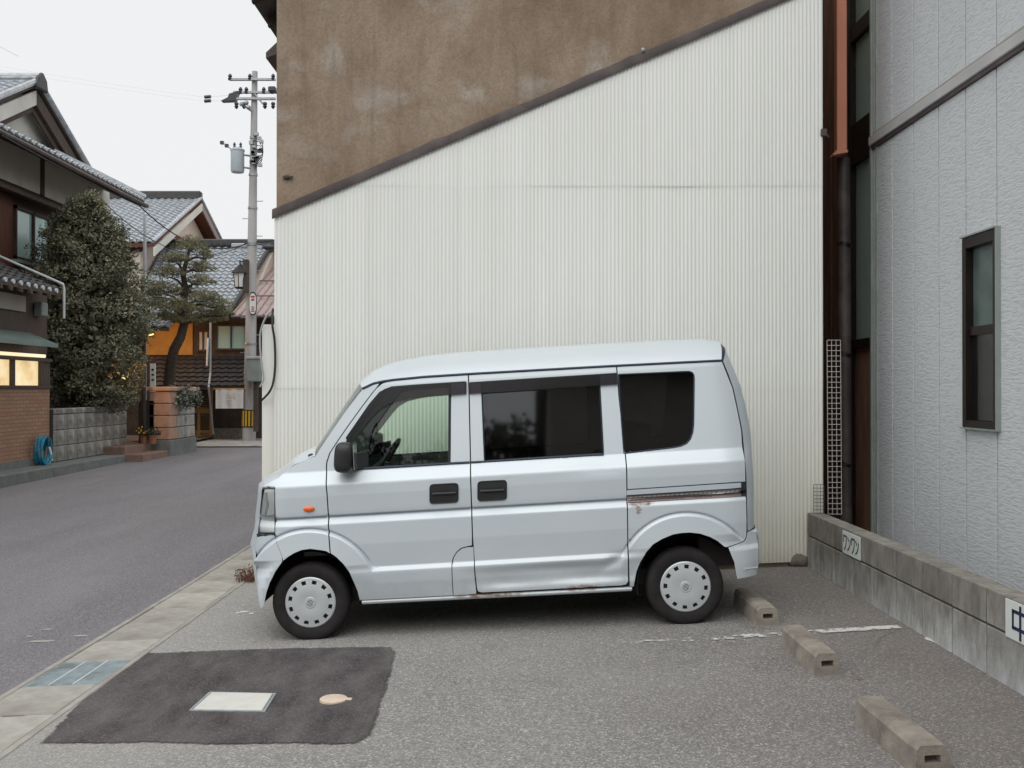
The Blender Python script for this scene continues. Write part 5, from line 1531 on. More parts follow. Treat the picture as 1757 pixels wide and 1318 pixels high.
# street gable
XGB = -11.17; ga = WX(60, 156, XGB); gf = WX(141, 292, XGB); hw = gf.y - ga.y
gp_ = [(XGB - 0.35, ga.y - hw, gf.z), (XGB - 0.35, ga.y + hw, gf.z), (XGB - 0.35, ga.y, ga.z)]
MB().prism(gp_, (-0.3, 0, 0)).build('gable_plaster', MAT['plaster'], h1)
for s in (-1, 1):
    a = Vector((XGB - 0.05, ga.y, ga.z + 0.02)); b = Vector((XGB - 0.05, ga.y + s*(hw + 0.35), gf.z - 0.16))
    d = Vector((0, 0, -0.34))
    MB().prism([a, b, b + d, a + d], (0.07, 0, 0)).build('bargeboard', MAT['plaster' if s < 0 else 'dark_wood'], h1)
    a2 = a + Vector((-0.08, 0, -0.3)); b2 = b + Vector((-0.08, -s*0.2, -0.2))
    MB().prism([a2, b2, b2 + Vector((0,0,-0.2)), a2 + Vector((0,0,-0.2))], (0.06, 0, 0)).build('purlin_board', MAT['dark_wood'], h1)
    o0 = Vector((XGB + 0.06, ga.y + s*(hw + 0.42), gf.z - 0.10)); r0 = Vector((XGB + 0.06, ga.y, ga.z + 0.12))
    nrm_ = Vector((0, 0, 0.09))
    rs = MB().prism([o0, r0, r0 + nrm_, o0 + nrm_], (-7.0, 0, 0)).build('gable_roof', MAT['dark_wood'], h1)
    tile_part('roof_tiles', rs, o0 + nrm_ * 1.1, (-7.0, 0, 0), r0 - o0, 'tile', tw=0.27)
    MB().tube([o0 + Vector((0.0,0,0.14)), r0 + Vector((0,0,0.14))], 0.075, 8).build('verge_tile', MAT['tile'], rs, smooth=True)
rd = MB()
for k, (wd_, hh) in enumerate(((0.17, 0.10), (0.14, 0.10), (0.15, 0.09))):
    rd.box(-18.0, XGB + 0.08, ga.y - wd_, ga.y + wd_, ga.z + 0.08 + k*0.085, ga.z + 0.08 + k*0.085 + hh*0.8)
rdg = rd.build('ridge', MAT['tile'], h1, bevel=0.02)
MB().tube([(-18.0, ga.y, ga.z + 0.35), (XGB + 0.13, ga.y, ga.z + 0.35)], 0.08, 10).build('ridge_cap', MAT['tile'], rdg, smooth=True)
MB().prism([(XGB+0.085, ga.y-0.27, ga.z+0.02), (XGB+0.085, ga.y+0.27, ga.z+0.02), (XGB+0.085, ga.y+0.2, ga.z+0.30), (XGB+0.085, ga.y, ga.z+0.45), (XGB+0.085, ga.y-0.2, ga.z+0.30)], (0.10,0,0)).build('ridge_end_tile', MAT['tile_dark'], rdg, bevel=0.03)
# ground floor entrance side of the house, in the shade of the tree
hb_(-13.0, XM + 0.3, YE, 27.0, 0.2, 3.2, 'entrance_wall', 'dark_wood')
for px_, py_, ww, hh in ((154, 681, 0.12, 0.42), (216, 667, 0.11, 0.70)):
    p = WX(px_, py_, XM + 0.45)
    o = MB().box(XM + 0.42, XM + 0.45, p.y - ww, p.y + ww, p.z - hh/2, p.z + hh/2).build('paper_notice', MAT['sign'])
    tag(o, {154: 'small white paper notice in the dark entrance behind the tree', 216: 'tall white paper strip beside the entrance steps'}[px_], 'notice')
p = WX(206, 700, XM + 0.4); hb_(XM + 0.31, XM + 0.36, p.y - 0.9, p.y + 0.05, 0.4, 2.0, 'red_door', 'brown_wood')
p = WX(186, 572, XM + 0.9); lampo = thing('porch_lamp', 'small orange porch lamp glowing inside the dark tree', 'lamp', p)
MB().sphere(p, 0.09, 12, 8, (1, 1, 0.7)).build('globe', MAT['bulb'], lampo, smooth=True)
MB().tube([p + Vector((0,0,0.05)), (XM + 0.31, p.y, p.z + 0.15)], 0.012, 6).build('bracket', MAT['black'], lampo)

# garden wall of blocks
gw = thing('garden_wall', 'stained grey block garden wall below the dark evergreen tree', 'wall', (XBK, 21.0, 0.2))
y = YE + 0.03; yw1 = YX(213, XBK)
zz = [(0.18, 0.48), (0.49, 0.79), (0.80, 1.10), (1.11, 1.22)]
cols_ = 8; lw_ = (yw1 - y) / cols_
gm = {}
for ri, (a, b) in enumerate(zz):
    if ri not in gm: gm[ri] = MB().box(-0.07 - 0.01*(ri == 3), 0.07 + 0.01*(ri == 3), -lw_/2 + 0.006, lw_/2 - 0.006, -(b-a)/2, (b-a)/2).mesh('block', MAT['stone'], bevel=0.012)
    for k in range(cols_):
        piece(gm[ri], 'block', (XBK + random.uniform(-0.004, 0.004), y + (k + 0.5)*lw_, (a+b)/2), gw)
MB().box(XBK - 0.05, XBK + 0.055, y, yw1 - 0.01, 0.1, 1.2).build('mortar_core', MAT['joint'], gw)

# hose on the ledge
q = WX(74, 772, -8.85)
hs = thing('hose_coil', 'coiled bright blue garden hose leaning at the end of the garden wall', 'hose', (q.x, q.y, 0.17))
mb = MB(); pts = []
for k in range(200):
    th = 2*PI*k/25; r = 0.235 - 0.010*math.sin(th*0.37); o_ = (k/200 - 0.5) * 0.16
    pts.append((q.x + o_ + 0.02*math.sin(th*1.3), q.y + 0.75*r*math.cos(th), 0.17 + 0.27 + 1.08*r*math.sin(th)))
mb.tube(pts, 0.017, 6).build('coil', MAT['hose'], hs, smooth=True)
MB().tube([(q.x+0.06, q.y+0.12, 0.5), (q.x+0.08, q.y+0.17, 0.36), (q.x+0.09, q.y+0.16, 0.24)], 0.022, 6).build('nozzle', MAT['porcelain'], hs, smooth=True)

# entrance steps
stp = thing('entrance_steps', 'two brick-red entrance steps beside the lamplit pillar', 'steps', (-8.5, 22.0, 0.0))
MB().box(-8.62, -8.06, 21.65, 23.3, -0.1, 0.17).build('step', MAT['red_step'], stp, bevel=0.012)
MB().box(-10.9, -8.45, 21.65, 23.6, -0.1, 0.34).build('step', MAT['red_step'], stp, bevel=0.012)
MB().box(-10.9, -9.1, 23.05, 27.0, -0.1, 0.345).build('landing', MAT['red_step'], stp)

# gate pillar of stones
xa, xb_, yp0, yp1 = -8.52, -8.03, 23.25, 25.1
pil = thing('gate_pillar', 'stone gate pillar with warm lit face and a shrub hanging over it', 'pillar', ((xa+xb_)/2, (yp0+yp1)/2, 0.0))
MB().box(xa - 0.03, xb_ + 0.03, yp0 - 0.03, yp1 + 0.03, -0.1, 0.40).build('base', MAT['green_base'], pil, bevel=0.015)
MB().box(xa + 0.02, xb_ - 0.02, yp0 + 0.02, yp1 - 0.02, 0.3, 1.52).build('core', MAT['joint'], pil)
for r_ in range(4):
    z0 = 0.41 + r_ * 0.285; z1 = z0 + 0.275
    for k in range(3):
        off = 0.0 if r_ % 2 == 0 else -0.12
        ya_ = yp0 + (yp1 - yp0) * k / 3 + (off if k else 0); yb_ = yp0 + (yp1 - yp0) * (k+1) / 3 + (off if k < 2 else 0)
        MB().box(xa if k else xa, xb_ + random.uniform(-0.006, 0.008), ya_ + (0.006 if k else 0), yb_ - 0.006, z0, z1).build('stone', MAT['lamplit_stone' if k == 0 else 'stone'], pil, bevel=0.02)
MB().box(xa - 0.05, xb_ + 0.04, yp0 - 0.05, yp1 + 0.03, 1.555, 1.66).build('coping', MAT['lamplit_stone'], pil, bevel=0.02)
p = W(236, 640, 22.6)
wl_d = bpy.data.lights.new('entrance_lamp_light', 'POINT'); wl_d.energy = 34; wl_d.color = (1.0, 0.50, 0.22); wl_d.shadow_soft_size = 0.1
wlo = bpy.data.objects.new('entrance_lamp_light', wl_d); COL.objects.link(wlo); wlo.location = (-8.75, 22.3, 1.95)
# lamp post by the pillar; the added warm light hangs free of it
lp = thing('post_lamp', 'slim black lamp post standing by the gate pillar', 'lamp post', (W(247, 0, 23.0).x, 23.0, 0.3))
x_ = W(247, 0, 23.0).x
MB().tube([(x_, 23.0, 0.3), (x_, 23.0, 2.75)], 0.045, 10).build('post', MAT['black'], lp, smooth=True)
MB().lathe([(0.0,3.12),(0.03,3.08),(0.035,3.02),(0.10,2.96),(0.09,2.93),(0.075,2.80),(0.06,2.76),(0.10,2.74),(0.0,2.70)], (x_, 23.0, 0.0), 'z', 12).build('finial', MAT['black'], lp, smooth=True)
MB().box(x_ - 0.22, x_ + 0.16, 23.25, 23.45, 0.3, 1.35).build('notice_case', MAT['black'], lp, bevel=0.02)
# name board behind the pillar
p = W(262, 648, 25.6)
nb_ = thing('name_board', 'tall narrow white name board behind the gate pillar', 'sign', (p.x, 25.6, 0.35))
MB().box(p.x - 0.075, p.x + 0.065, 25.6, 25.64, 1.5, W(0, 624, 25.6).z).build('board', MAT['sign'], nb_, bevel=0.004)
MB().box(p.x - 0.04, p.x + 0.04, 25.64, 25.70, 0.3, W(0, 620, 25.6).z).build('post', MAT['dark_wood'], nb_)
for z_ in (2.08, 1.95, 1.82): MB().box(p.x - 0.03, p.x + 0.03, 25.592, 25.5985, z_, z_ + 0.05).build('lettering', MAT['ink_black'], nb_)
# pots by the pillar
for k, (px_, lab) in enumerate(((247, 'terracotta pot with yellow flowers beside the lamp post'), (262, 'terracotta pot of leaves at the foot of the gate pillar'))):
    p = W(px_, 756, 22.9); pt = thing('flower_pot', lab, 'pot', (p.x, 22.9, 0.34), 'pots on the entrance steps')
    MB().lathe([(0.0,0.0),(0.07,0.0),(0.10,0.18),(0.11,0.18),(0.11,0.20),(0.09,0.20),(0.08,0.16),(0.0,0.16)], (p.x, 22.9, 0.34), 'z', 14).build('pot', MAT['pot'], pt, smooth=True)
    mb = MB(); fl = MB()
    for i in range(90):
        d = Vector((random.gauss(0,1), random.gauss(0,1), abs(random.gauss(0,1)))).normalized() * random.uniform(0.05, 0.2)
        c_ = Vector((p.x, 22.9, 0.54)) + d; e = Vector((random.uniform(-1,1), random.uniform(-1,1), random.uniform(-0.3,1))).normalized()*0.05; f_ = e.cross(Vector((0.3,1,0.2))).normalized()*0.018
        mb.add([c_ - e, c_ + f_, c_ + e, c_ - f_], [(0,1,2,3)])
        if k == 0 and i % 5 == 0: fl.sphere(c_ + Vector((0,-0.02,0.04)), 0.025, 6, 4)
    mb.build('leaves', MAT['leaf_shrub'], pt)
    if k == 0: fl.build('flowers', MAT['flower'], pt)

# ------------------------------------------------------------------ trees
def leaf_build(mb, name, mat, parent):
    o = mb.build(name, mat, parent)
    at = o.data.attributes.new('tone', 'FLOAT', 'POINT')
    per = len(mb.v) // len(mb.tones)
    at.data.foreach_set('value', np.repeat(np.array(mb.tones, dtype=np.float32), per))
    return o
def leaf_mesh(mb, c, n_, L, Wd, rng):
    a = Vector((rng.gauss(0,1), rng.gauss(0,1), rng.gauss(0,0.7))).normalized()
    a = (a + n_ * 0.6).normalized()
    b = a.cross(Vector((rng.gauss(0,1), rng.gauss(0,1), rng.gauss(0,1)))).normalized()
    l = L * rng.uniform(0.6, 1.3); w = Wd * rng.uniform(0.7, 1.3)
    o = len(mb.v)
    nn = a.cross(b) * w * 0.25
    mb.v += [tuple(c), tuple(c + a*l*0.5 + b*w + nn), tuple(c + a*l), tuple(c + a*l*0.5 - b*w + nn)]
    mb.f += [(o, o+1, o+2), (o, o+2, o+3)]
    if not hasattr(mb, 'tones'): mb.tones = []
    mb.tones.append(min(1.0, max(0.0, mb.tone + rng.uniform(-0.22, 0.30))) if hasattr(mb, 'tone') else rng.random())
rng = random.Random(11)
TX, TYY = -9.45, 21.9
tr = thing('evergreen_tree', 'dense dark grey-green evergreen tree rising over the garden wall', 'tree', (TX, TYY, 0.2))
MB().tube([(TX, TYY, 0.15), (TX+0.05, TYY, 1.4), (TX-0.05, TYY, 3.0), (TX, TYY, 5.0)], [0.16,0.13,0.10,0.03], 9).build('trunk', MAT['bark'], tr, smooth=True)
mb = MB()
prof_px = [(332,6),(350,24),(375,46),(405,66),(440,80),(480,90),(530,97),(580,99),(630,92),(670,78),(700,52)]
sc_ = TYY / FPX
cx_px = [(332,147),(400,143),(480,148),(560,160),(700,160)]
lim = MB()
clumps = []
for i in range(720):
    py = rng.uniform(338, 702)
    r = np.interp(py, [p[0] for p in prof_px], [p[1] for p in prof_px]) * sc_
    cxx = np.interp(py, [p[0] for p in cx_px], [p[1] for p in cx_px])
    th = rng.uniform(0, 2*PI); rr = r * (0.74 + 0.2*rng.random() + 0.42*noise.noise((math.cos(th)*1.9, math.sin(th)*1.9, py*0.028))) if rng.random() < 0.8 else r * rng.uniform(0.2, 0.8)
    base = W(cxx, py, TYY)
    c = base + Vector((rr*math.cos(th), rr*math.sin(th)*0.95, 0))
    out_ = Vector((math.cos(th), math.sin(th), 0.45)).normalized()
    cr_ = rng.uniform(0.12, 0.27) * (0.5 + 0.5*min(1, r/0.9))
    clumps.append((c, cr_, out_))
    if i % 6 == 0: lim.tube([(TX, TYY, max(0.8, c.z - 0.5)), (Vector((TX, TYY, c.z)) + c)/2 + Vector((0,0,-0.1)), c], [0.035, 0.02, 0.008], 5)
for (c, cr_, out_) in clumps:
    mb.tone = rng.choice((0.12, 0.25, 0.4, 0.55))
    for k in range(62):
        d = Vector((rng.gauss(0,1), rng.gauss(0,1), rng.gauss(0,0.8))).normalized() * cr_ * rng.random()**0.5
        leaf_mesh(mb, c + d, (out_ + d.normalized()*0.6 + Vector((0,0,0.5))).normalized(), 0.075, 0.018, rng)
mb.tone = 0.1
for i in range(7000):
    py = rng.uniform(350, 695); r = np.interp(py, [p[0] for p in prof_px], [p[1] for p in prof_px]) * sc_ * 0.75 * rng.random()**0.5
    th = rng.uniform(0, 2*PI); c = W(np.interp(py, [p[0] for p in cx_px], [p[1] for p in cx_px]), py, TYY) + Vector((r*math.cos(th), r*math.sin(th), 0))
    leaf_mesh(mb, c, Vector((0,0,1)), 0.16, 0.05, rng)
lim.build('limbs', MAT['bark'], tr)
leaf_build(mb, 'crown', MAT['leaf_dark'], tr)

# cloud-pruned pine
PY = 26.2
pn = thing('pine_tree', 'cloud-pruned pine with a bent dark trunk before the tiled roof', 'tree', W(284, 740, PY))
tk = [(283,735),(284,690),(289,650),(293,625),(301,600),(312,578),(316,552),(313,525),(316,495),(315,470),(322,448),(327,425)]
P_t = [W(x, y, PY) + Vector((0, 0.12*math.sin(i*1.1), 0)) for i, (x, y) in enumerate(tk)]
MB().tube(P_t, [0.17,0.16,0.15,0.14,0.13,0.12,0.11,0.095,0.08,0.07,0.05,0.03], 9).build('trunk', MAT['bark'], pn, smooth=True)
pads = [(328,424,30,14,0),(352,440,14,10,.3),(302,446,24,9,-.3),(343,462,26,10,.4),(290,470,26,11,-.4),(345,484,24,10,.2),(278,497,32,12,-.5),(318,505,30,10,.5),(352,512,26,11,-.3),
        (268,522,26,11,.3),(300,528,36,12,-.6),(340,536,34,12,.5),(374,524,24,12,-.1),(382,538,18,9,.3),(285,545,28,9,.4),(320,551,34,8,.0),(362,549,26,8,.5),(262,505,16,9,.6)]
nd = MB(); nd.tones = []; br_ = MB()
for (px_, py_, rx, ry, dy) in pads:
    c = W(px_, py_, PY + dy); rxm, rym = rx*PY/FPX, ry*PY/FPX
    j = min(range(len(P_t)), key=lambda i: (P_t[i] - c).length + (0 if P_t[i].z < c.z else 0.4))
    br_.tube([P_t[j], (P_t[j] + c)/2 + Vector((0,0,0.04)), c + Vector((0,0,-rym*0.5))], [0.045,0.03,0.015], 5)
    for k in range(int(8 * rx)):
        d = Vector((rng.gauss(0,0.5), rng.gauss(0,0.5), 0)); 
        if d.length > 1: d.normalize()
        z = (1 - d.length**2) ** 0.5 * rng.uniform(-0.5, 1.0) if d.length < 1 else 0
        p = c + Vector((d.x*rxm, d.y*rxm*0.9, z*rym*1.25 + 0.10*noise.noise((px_ + d.x*3, d.y*3, py_))))
        for q in range(4):
            a = Vector((rng.gauss(0,0.7), rng.gauss(0,0.7), rng.uniform(0.1,1.0))).normalized()*rng.uniform(0.07,0.16)
            b = a.cross(Vector((rng.gauss(0,1),1,0.1))).normalized()*0.008
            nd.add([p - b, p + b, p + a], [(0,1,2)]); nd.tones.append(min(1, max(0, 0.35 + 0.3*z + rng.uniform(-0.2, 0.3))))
br_.build('limbs', MAT['bark'], pn, smooth=True)
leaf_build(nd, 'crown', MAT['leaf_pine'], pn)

# shrub over the pillar
c0 = W(312, 686, 23.9)
shb = thing('shrub', 'grey-green leafy shrub spilling over the gate pillar', 'shrub', (c0.x - 0.1, 24.0, 1.5))
mb = MB(); st_m = MB()
for i in range(34):
    d = Vector((rng.gauss(0,0.5), rng.gauss(0,0.5), rng.gauss(0,0.45)))
    c = c0 + Vector((d.x*0.30, d.y*0.3, d.z*0.32))
    st_m.tube([(c0.x - 0.15, 24.0, 1.45), c], 0.008, 4)
    for k in range(26): leaf_mesh(mb, c + Vector((rng.gauss(0,1), rng.gauss(0,1), rng.gauss(0,1)))*0.06, Vector((0,-0.5,0.6)), 0.085, 0.026, rng)
st_m.build('stems', MAT['bark'], shb); leaf_build(mb, 'leaves', MAT['leaf_shrub'], shb)

# ------------------------------------------------------------------ houses at the bend
h2 = thing('far_gabled_house', 'pale rendered house with grey tiled roof behind the evergreen tree', 'house', (-14.0, 36.0, 0.2))
ap = W(322, 348, 36.0); yf, yb_ = 31.2, 41.0
zf = W(226, 424, yf).z
MB().prism([(ap.x, yf + 0.2, -0.2), (ap.x, yb_, -0.2), (ap.x, yb_, zf - 0.1), (ap.x, 36.0, ap.z - 0.2), (ap.x, yf + 0.2, zf - 0.15)], (-9, 0, 0)).build('wall', MAT['pink_plaster'], h2)
for s, y_e in ((-1, yf), (1, yb_ + 0.2)):
    O = Vector((ap.x + 0.45, y_e, zf)); R = Vector((ap.x + 0.45, 36.0, ap.z)); 
    r_ = MB().prism([O, R, R + Vector((0,0,0.12)), O + Vector((0,0,0.12))], (-10, 0, 0)).build('roof', MAT['brown_wood'], h2)
    tile_part('roof_tiles', r_, O + Vector((0,0,0.14)), (-10, 0, 0), R - O, 'tile', tw=0.24, ch=0.24)
    MB().tube([O + Vector((0.02,0,0.18)), R + Vector((0.02,0,0.18))], 0.06, 6).build('verge', MAT['tile'], r_)
    MB().prism([O + Vector((0.03,0,-0.02)), R + Vector((0.03,0,-0.02)), R + Vector((0.03,0,-0.28)), O + Vector((0.03,0,-0.28))], (0.05,0,0)).build('bargeboard', MAT['rail' if s > 0 else 'plaster'], r_)
MB().box(ap.x - 9.5, ap.x + 0.5, 35.85, 36.15, ap.z + 0.1, ap.z + 0.42).build('ridge', MAT['tile_dark'], h2, bevel=0.05)
MB().prism([(ap.x + 0.02, 34.0, zf + 0.9), (ap.x + 0.02, 38.0, zf + 0.9), (ap.x + 0.02, 38.0, zf + 0.8), (ap.x + 0.02, 34.0, zf + 0.8)], (0.05,0,0)).build('tie_beam', MAT['brown_wood'], h2)

h3 = thing('corner_house', 'old timber house with large grey tiled roof and wooden lattice door at the bend', 'house', W(330, 750, 31.2))
yr, ye3 = 33.4, 29.6
rl_, rr_ = W(276, 424, yr), W(464, 424, yr)
el, er = W(228, 548, ye3), W(392, 534, ye3)
er.z = el.z = (el.z + er.z) / 2
def quad_roof(name, par, a, b, c, d, mat, tm):
    r = MB().prism([a, b, c, d], (0, 0, -0.12)).build(name, MAT[mat], par); return r
r3 = quad_roof('roof', h3, el, er, rr_, rl_, 'dark_wood', None)
def tile_quad(name, par, a, b, c, d, mat, tw=0.22, ch=0.23, h=0.05, step=0.05):
    """tiles over an uneven quad a-b (eave) d-c (ridge)"""
    n = (b - a).cross(d - a).normalized()
    if n.z < 0: n = -n
    na = int(max((b - a).length, (c - d).length) / tw); nb_ = int((d - a).length / ch); prof = [0, .25, .8, 1, .8, .25]; m = na*6 + 1
    mb = MB()
    for j in range(nb_):
        vs = []
        for f, lift in ((j/nb_, step), (min(1, (j+1.1)/nb_), 0.0)):
            p, q = a.lerp(d, f), b.lerp(c, f)
            vs += [p.lerp(q, i/(m-1)) + n*(lift + h*prof[i % 6]) for i in range(m)]
        p, q = a.lerp(d, j/nb_), b.lerp(c, j/nb_)
        vs += [p.lerp(q, i/(m-1)) + n*(h*prof[i % 6] - 0.01) for i in range(m)]
        mb.add(vs, [(i, i+1, m+i+1, m+i) for i in range(m-1)] + [(2*m+i, 2*m+i+1, i+1, i) for i in range(m-1)])
    o = mb.build(name, MAT[mat], par); o['kind'] = 'stuff'; return o
tile_quad('roof_tiles', r3, el, er, rr_, rl_, 'tile')
MB().box(rl_.x - 0.1, rr_.x + 0.15, yr - 0.14, yr + 0.14, rl_.z, rl_.z + 0.26).build('ridge', MAT['tile_dark'], r3, bevel=0.04)
for i in range(18):
    x = rl_.x + (rr_.x - rl_.x) * (i + 0.5) / 18
    MB().tube([(x, yr - 0.2, rl_.z + 0.05), (x, yr - 0.05, rl_.z + 0.08)], 0.05, 7).build('ridge_stud', MAT['tile_dark'], r3)
MB().tube([er + Vector((0,0,0.06)), rr_ + Vector((0,0,0.06))], 0.07, 7).build('verge', MAT['tile_dark'], r3, smooth=True)
MB().prism([el + Vector((0,0.7,-0.15)), er + Vector((0.25,0.7,-0.15)), rr_ + Vector((0.1,0,-0.15)), rl_ + Vector((0,0,-0.15))], (0, 3.5, 0)).build('attic', MAT['pink_plaster'], h3)
YF3 = 30.3
a, b = W(215, 0, YF3), W(437, 0, YF3)
MB().box(a.x, b.x, YF3, YF3 + 4, -0.2, el.z).build('wall', MAT['dark_wood'], h3)
# warm plaster part on the left
p0, p1 = W(246, 609, YF3 - 0.02), W(331, 566, YF3 - 0.02)
MB().box(p0.x, p1.x, YF3 - 0.06, YF3 - 0.002, p0.z, p1.z + 0.4).build('ochre_panel', MAT['ochre'], h3)
# upper windows
for (x0, x1, y0, y1, m) in ((342, 357, 600, 570, 'plaster'), (374, 421, 598, 560, 'window_glass')):
    p0, p1 = W(x0, y0, YF3), W(x1, y1, YF3)
    f = MB()
    for (ax, bx, az, bz) in ((p0.x-.06, p1.x+.06, p0.z-.06, p0.z), (p0.x-.06, p1.x+.06, p1.z, p1.z+.06), (p0.x-.06, p0.x, p0.z, p1.z), (p1.x, p1.x+.06, p0.z, p1.z), ((p0.x+p1.x)/2-.02, (p0.x+p1.x)/2+.02, p0.z, p1.z)):
        f.box(ax, bx, YF3 - 0.09, YF3 - 0.002, az, bz)
    wn_ = f.build('window', MAT['dark_wood'], h3)
    MB().box(p0.x, p1.x, YF3 - 0.04, YF3 - 0.03, p0.z, p1.z).build('pane', MAT['teal_glass' if m != 'plaster' else 'plaster'], wn_)
    MB().box(p0.x, p1.x, YF3 - 0.03, YF3 - 0.004, p0.z, p1.z).build('paper_screen', MAT['grey_plaster'], wn_)
# lower tiled pent roof
pa, pb = W(268, 664, 28.9), W(424, 664, 28.9); pc, pd = W(424, 612, YF3), W(268, 612, YF3)
pr3 = MB().prism([pa, pb, pc, pd], (0,0,-0.08)).build('pent_roof', MAT['dark_wood'], h3)
tile_quad('roof_tiles', pr3, pa, pb, pc, pd, 'tile_dark', tw=0.24, ch=0.22, h=0.03)
MB().box(W(362, 0, 28.9).x, pb.x, 28.92, 28.97, pa.z - 0.10, pa.z - 0.03).build('fascia', MAT['ochre_wood'], pr3)
# small porch roof with an orange lamp
qa, qb = W(238, 562, 28.2), W(290, 562, 28.2); qc, qd = W(286, 536, 29.6), W(238, 536, 29.6)
pr4 = MB().prism([qa, qb, qc, qd], (0,0,-0.1)).build('porch_roof', MAT['dark_wood'], h3)
tile_quad('roof_tiles', pr4, qa, qb, qc, qd, 'tile', tw=0.24)
MB().tube([qb + Vector((0,0,0.1)), qc + Vector((0,0,0.14))], 0.10, 8).build('porch_ridge', MAT['tile'], pr4, smooth=True)
p = W(252, 573, 28.6); 
lo = thing('eave_lamp', 'orange lamp glowing under the small porch roof', 'lamp', p); MB().sphere(p, 0.10, 12, 8, (1.9,1,0.55)).build('globe', MAT['bulb'], lo, smooth=True)
MB().tube([p, p + Vector((0, 0, 0.22))], 0.012, 6).build('stem', MAT['black'], lo)
pl_d = bpy.data.lights.new('eave_lamp_light', 'POINT'); pl_d.energy = 36; pl_d.color = (1.0, 0.5, 0.18); pl_d.shadow_soft_size = 0.12
plo = bpy.data.objects.new('eave_lamp_light', pl_d); COL.objects.link(plo); plo.location = p + Vector((0.25, -0.05, -0.2))
# wooden lattice door
d0, d1 = W(321, 752, YF3 - 0.1), W(363, 660, YF3 - 0.1)
dr = thing('lattice_door', 'honey-coloured wooden lattice door under the dark tiled eave', 'door', (d0.x, d0.y, d0.z))
zm_ = W(0, 705, YF3).z
f = MB(); yd = YF3 - 0.16
for x in (d0.x, (d0.x + d1.x)/2, d1.x): f.box(x - 0.045, x + 0.045, yd, yd + 0.06, d0.z, d1.z)
for z in (d0.z + 0.06, d0.z + 0.20, zm_, d1.z - 0.05): f.box(d0.x, d1.x, yd + 0.004, yd + 0.056, z - 0.05, z + 0.05)
f.build('door_frame', MAT['ochre_wood'], dr)
MB().box(d0.x, d1.x, yd + 0.06, yd + 0.08, d0.z, d1.z).build('backing', MAT['ochre'], dr)
sl = MB()
z = d0.z + 0.28
while z < d1.z - 0.1:
    if abs(z - zm_) > 0.07: sl.box(d0.x + 0.045, d1.x - 0.045, yd + 0.02, yd + 0.045, z - 0.016, z + 0.016)
    z += 0.062
o = sl.build('slats', MAT['dark_wood'], dr); o['kind'] = 'stuff'
# cloth banner
b0, b1 = W(370, 701, 28.85), W(418, 667.5, 28.85)
bn = thing('shop_curtain', 'white cloth shop curtain with faint red marks under the eave', 'banner', (b0.x, b0.y, b0.z))
vs, fs = [], []
for i in range(17):
    x = b0.x + (b1.x - b0.x) * i / 16
    for z in (b0.z, b1.z): vs.append((x, b0.y + 0.03*math.sin(i*1.1) * (1 if z == b0.z else 0.3), z))
for i in range(16): fs.append((2*i, 2*i+2, 2*i+3, 2*i+1))
MB().add(vs, fs).build('cloth', MAT['porcelain'], bn, smooth=True)
MB().tube([(b0.x - 0.06, b0.y, b1.z + 0.01), (b1.x + 0.06, b0.y, b1.z + 0.01)], 0.015, 6).build('rod', MAT['ochre_wood'], bn)
for (x, z, w, h_) in ((0.42,0.72,0.13,0.05),(0.45,0.58,0.10,0.04),(0.42,0.42,0.14,0.05),(0.45,0.26,0.10,0.05),(0.66,0.55,0.05,0.18)):
    xx = b0.x + (b1.x-b0.x)*x; z2 = b0.z + (b1.z-b0.z)*z; MB().box(xx, xx + w, b0.y - 0.05, b0.y - 0.042, z2, z2 + h_).build('faded_mark', MAT['pink_plaster'], bn)
# drain pipe of the corner house
MB().tube([W(361, 545, 29.4), W(361, 640, 29.4), W(358, 664, 28.8), W(366, 745, 29.6)], 0.032, 8).build('drainpipe', MAT['wire_grey'], h3, smooth=True)
MB().tube([W(357, 580, 29.35), W(355, 628, 29.35)], 0.03, 6).build('meter_tube', MAT['porcelain'], h3, smooth=True)
MB().box(W(368,0,29.9).x, W(416,0,29.9).x, 29.7, 30.0, 0.0, W(0,735,29.8).z).build('stone_bench', MAT['rock'], h3, bevel=0.03)

h4 = thing('red_roof_house', 'house with faded red metal roof behind the utility pole', 'house', W(450, 750, 33))
a, b, c, d = W(398, 541, 29.4), W(600, 541, 29.4), W(610, 452, 33.4), W(468, 468, 33.4)
c.z = d.z = (c.z + d.z)/2
r4 = MB().prism([a, b, c, d], (0,0,-0.08)).build('roof', MAT['red_roof'], h4)
for i in range(16):
    t = i / 15; p, q = a.lerp(b, t), d.lerp(c, t)
    MB().tube([p + Vector((0,0,0.02)), q + Vector((0,0,0.02))], 0.03, 5).build('standing_seam', MAT['red_roof'], r4)
for f_ in (0.32, 0.64):
    MB().tube([a.lerp(d, f_) + Vector((0,-0.02,0.09)), b.lerp(c, f_) + Vector((0,-0.02,0.09))], 0.022, 5).build('snow_bar', MAT['flash'], r4)
MB().tube([a + Vector((0,-0.04,-0.05)), b + Vector((0,-0.04,-0.05))], 0.05, 6).build('gutter', MAT['flash'], r4)
MB().box(W(437,0,30.2).x + 0.005, W(600,0,30.2).x, 30.2, 34, -0.2, a.z).build('wall', MAT['dark_wood'], h4)
MB().box(W(440,0,33.6).x, W(610,0,33.6).x, 33.6, 36, 0, 6.4).build('upper_wall', MAT['pink_plaster'], h4)
MB().prism([(W(436,0,33.6).x, 33.2, 6.35), (W(436,0,33.6).x, 36.4, 6.9), (W(436,0,33.6).x, 36.4, 7.0), (W(436,0,33.6).x, 33.2, 6.45)], (W(614,0,33.6).x - W(436,0,33.6).x, 0, 0)).build('upper_roof', MAT['tile'], h4)
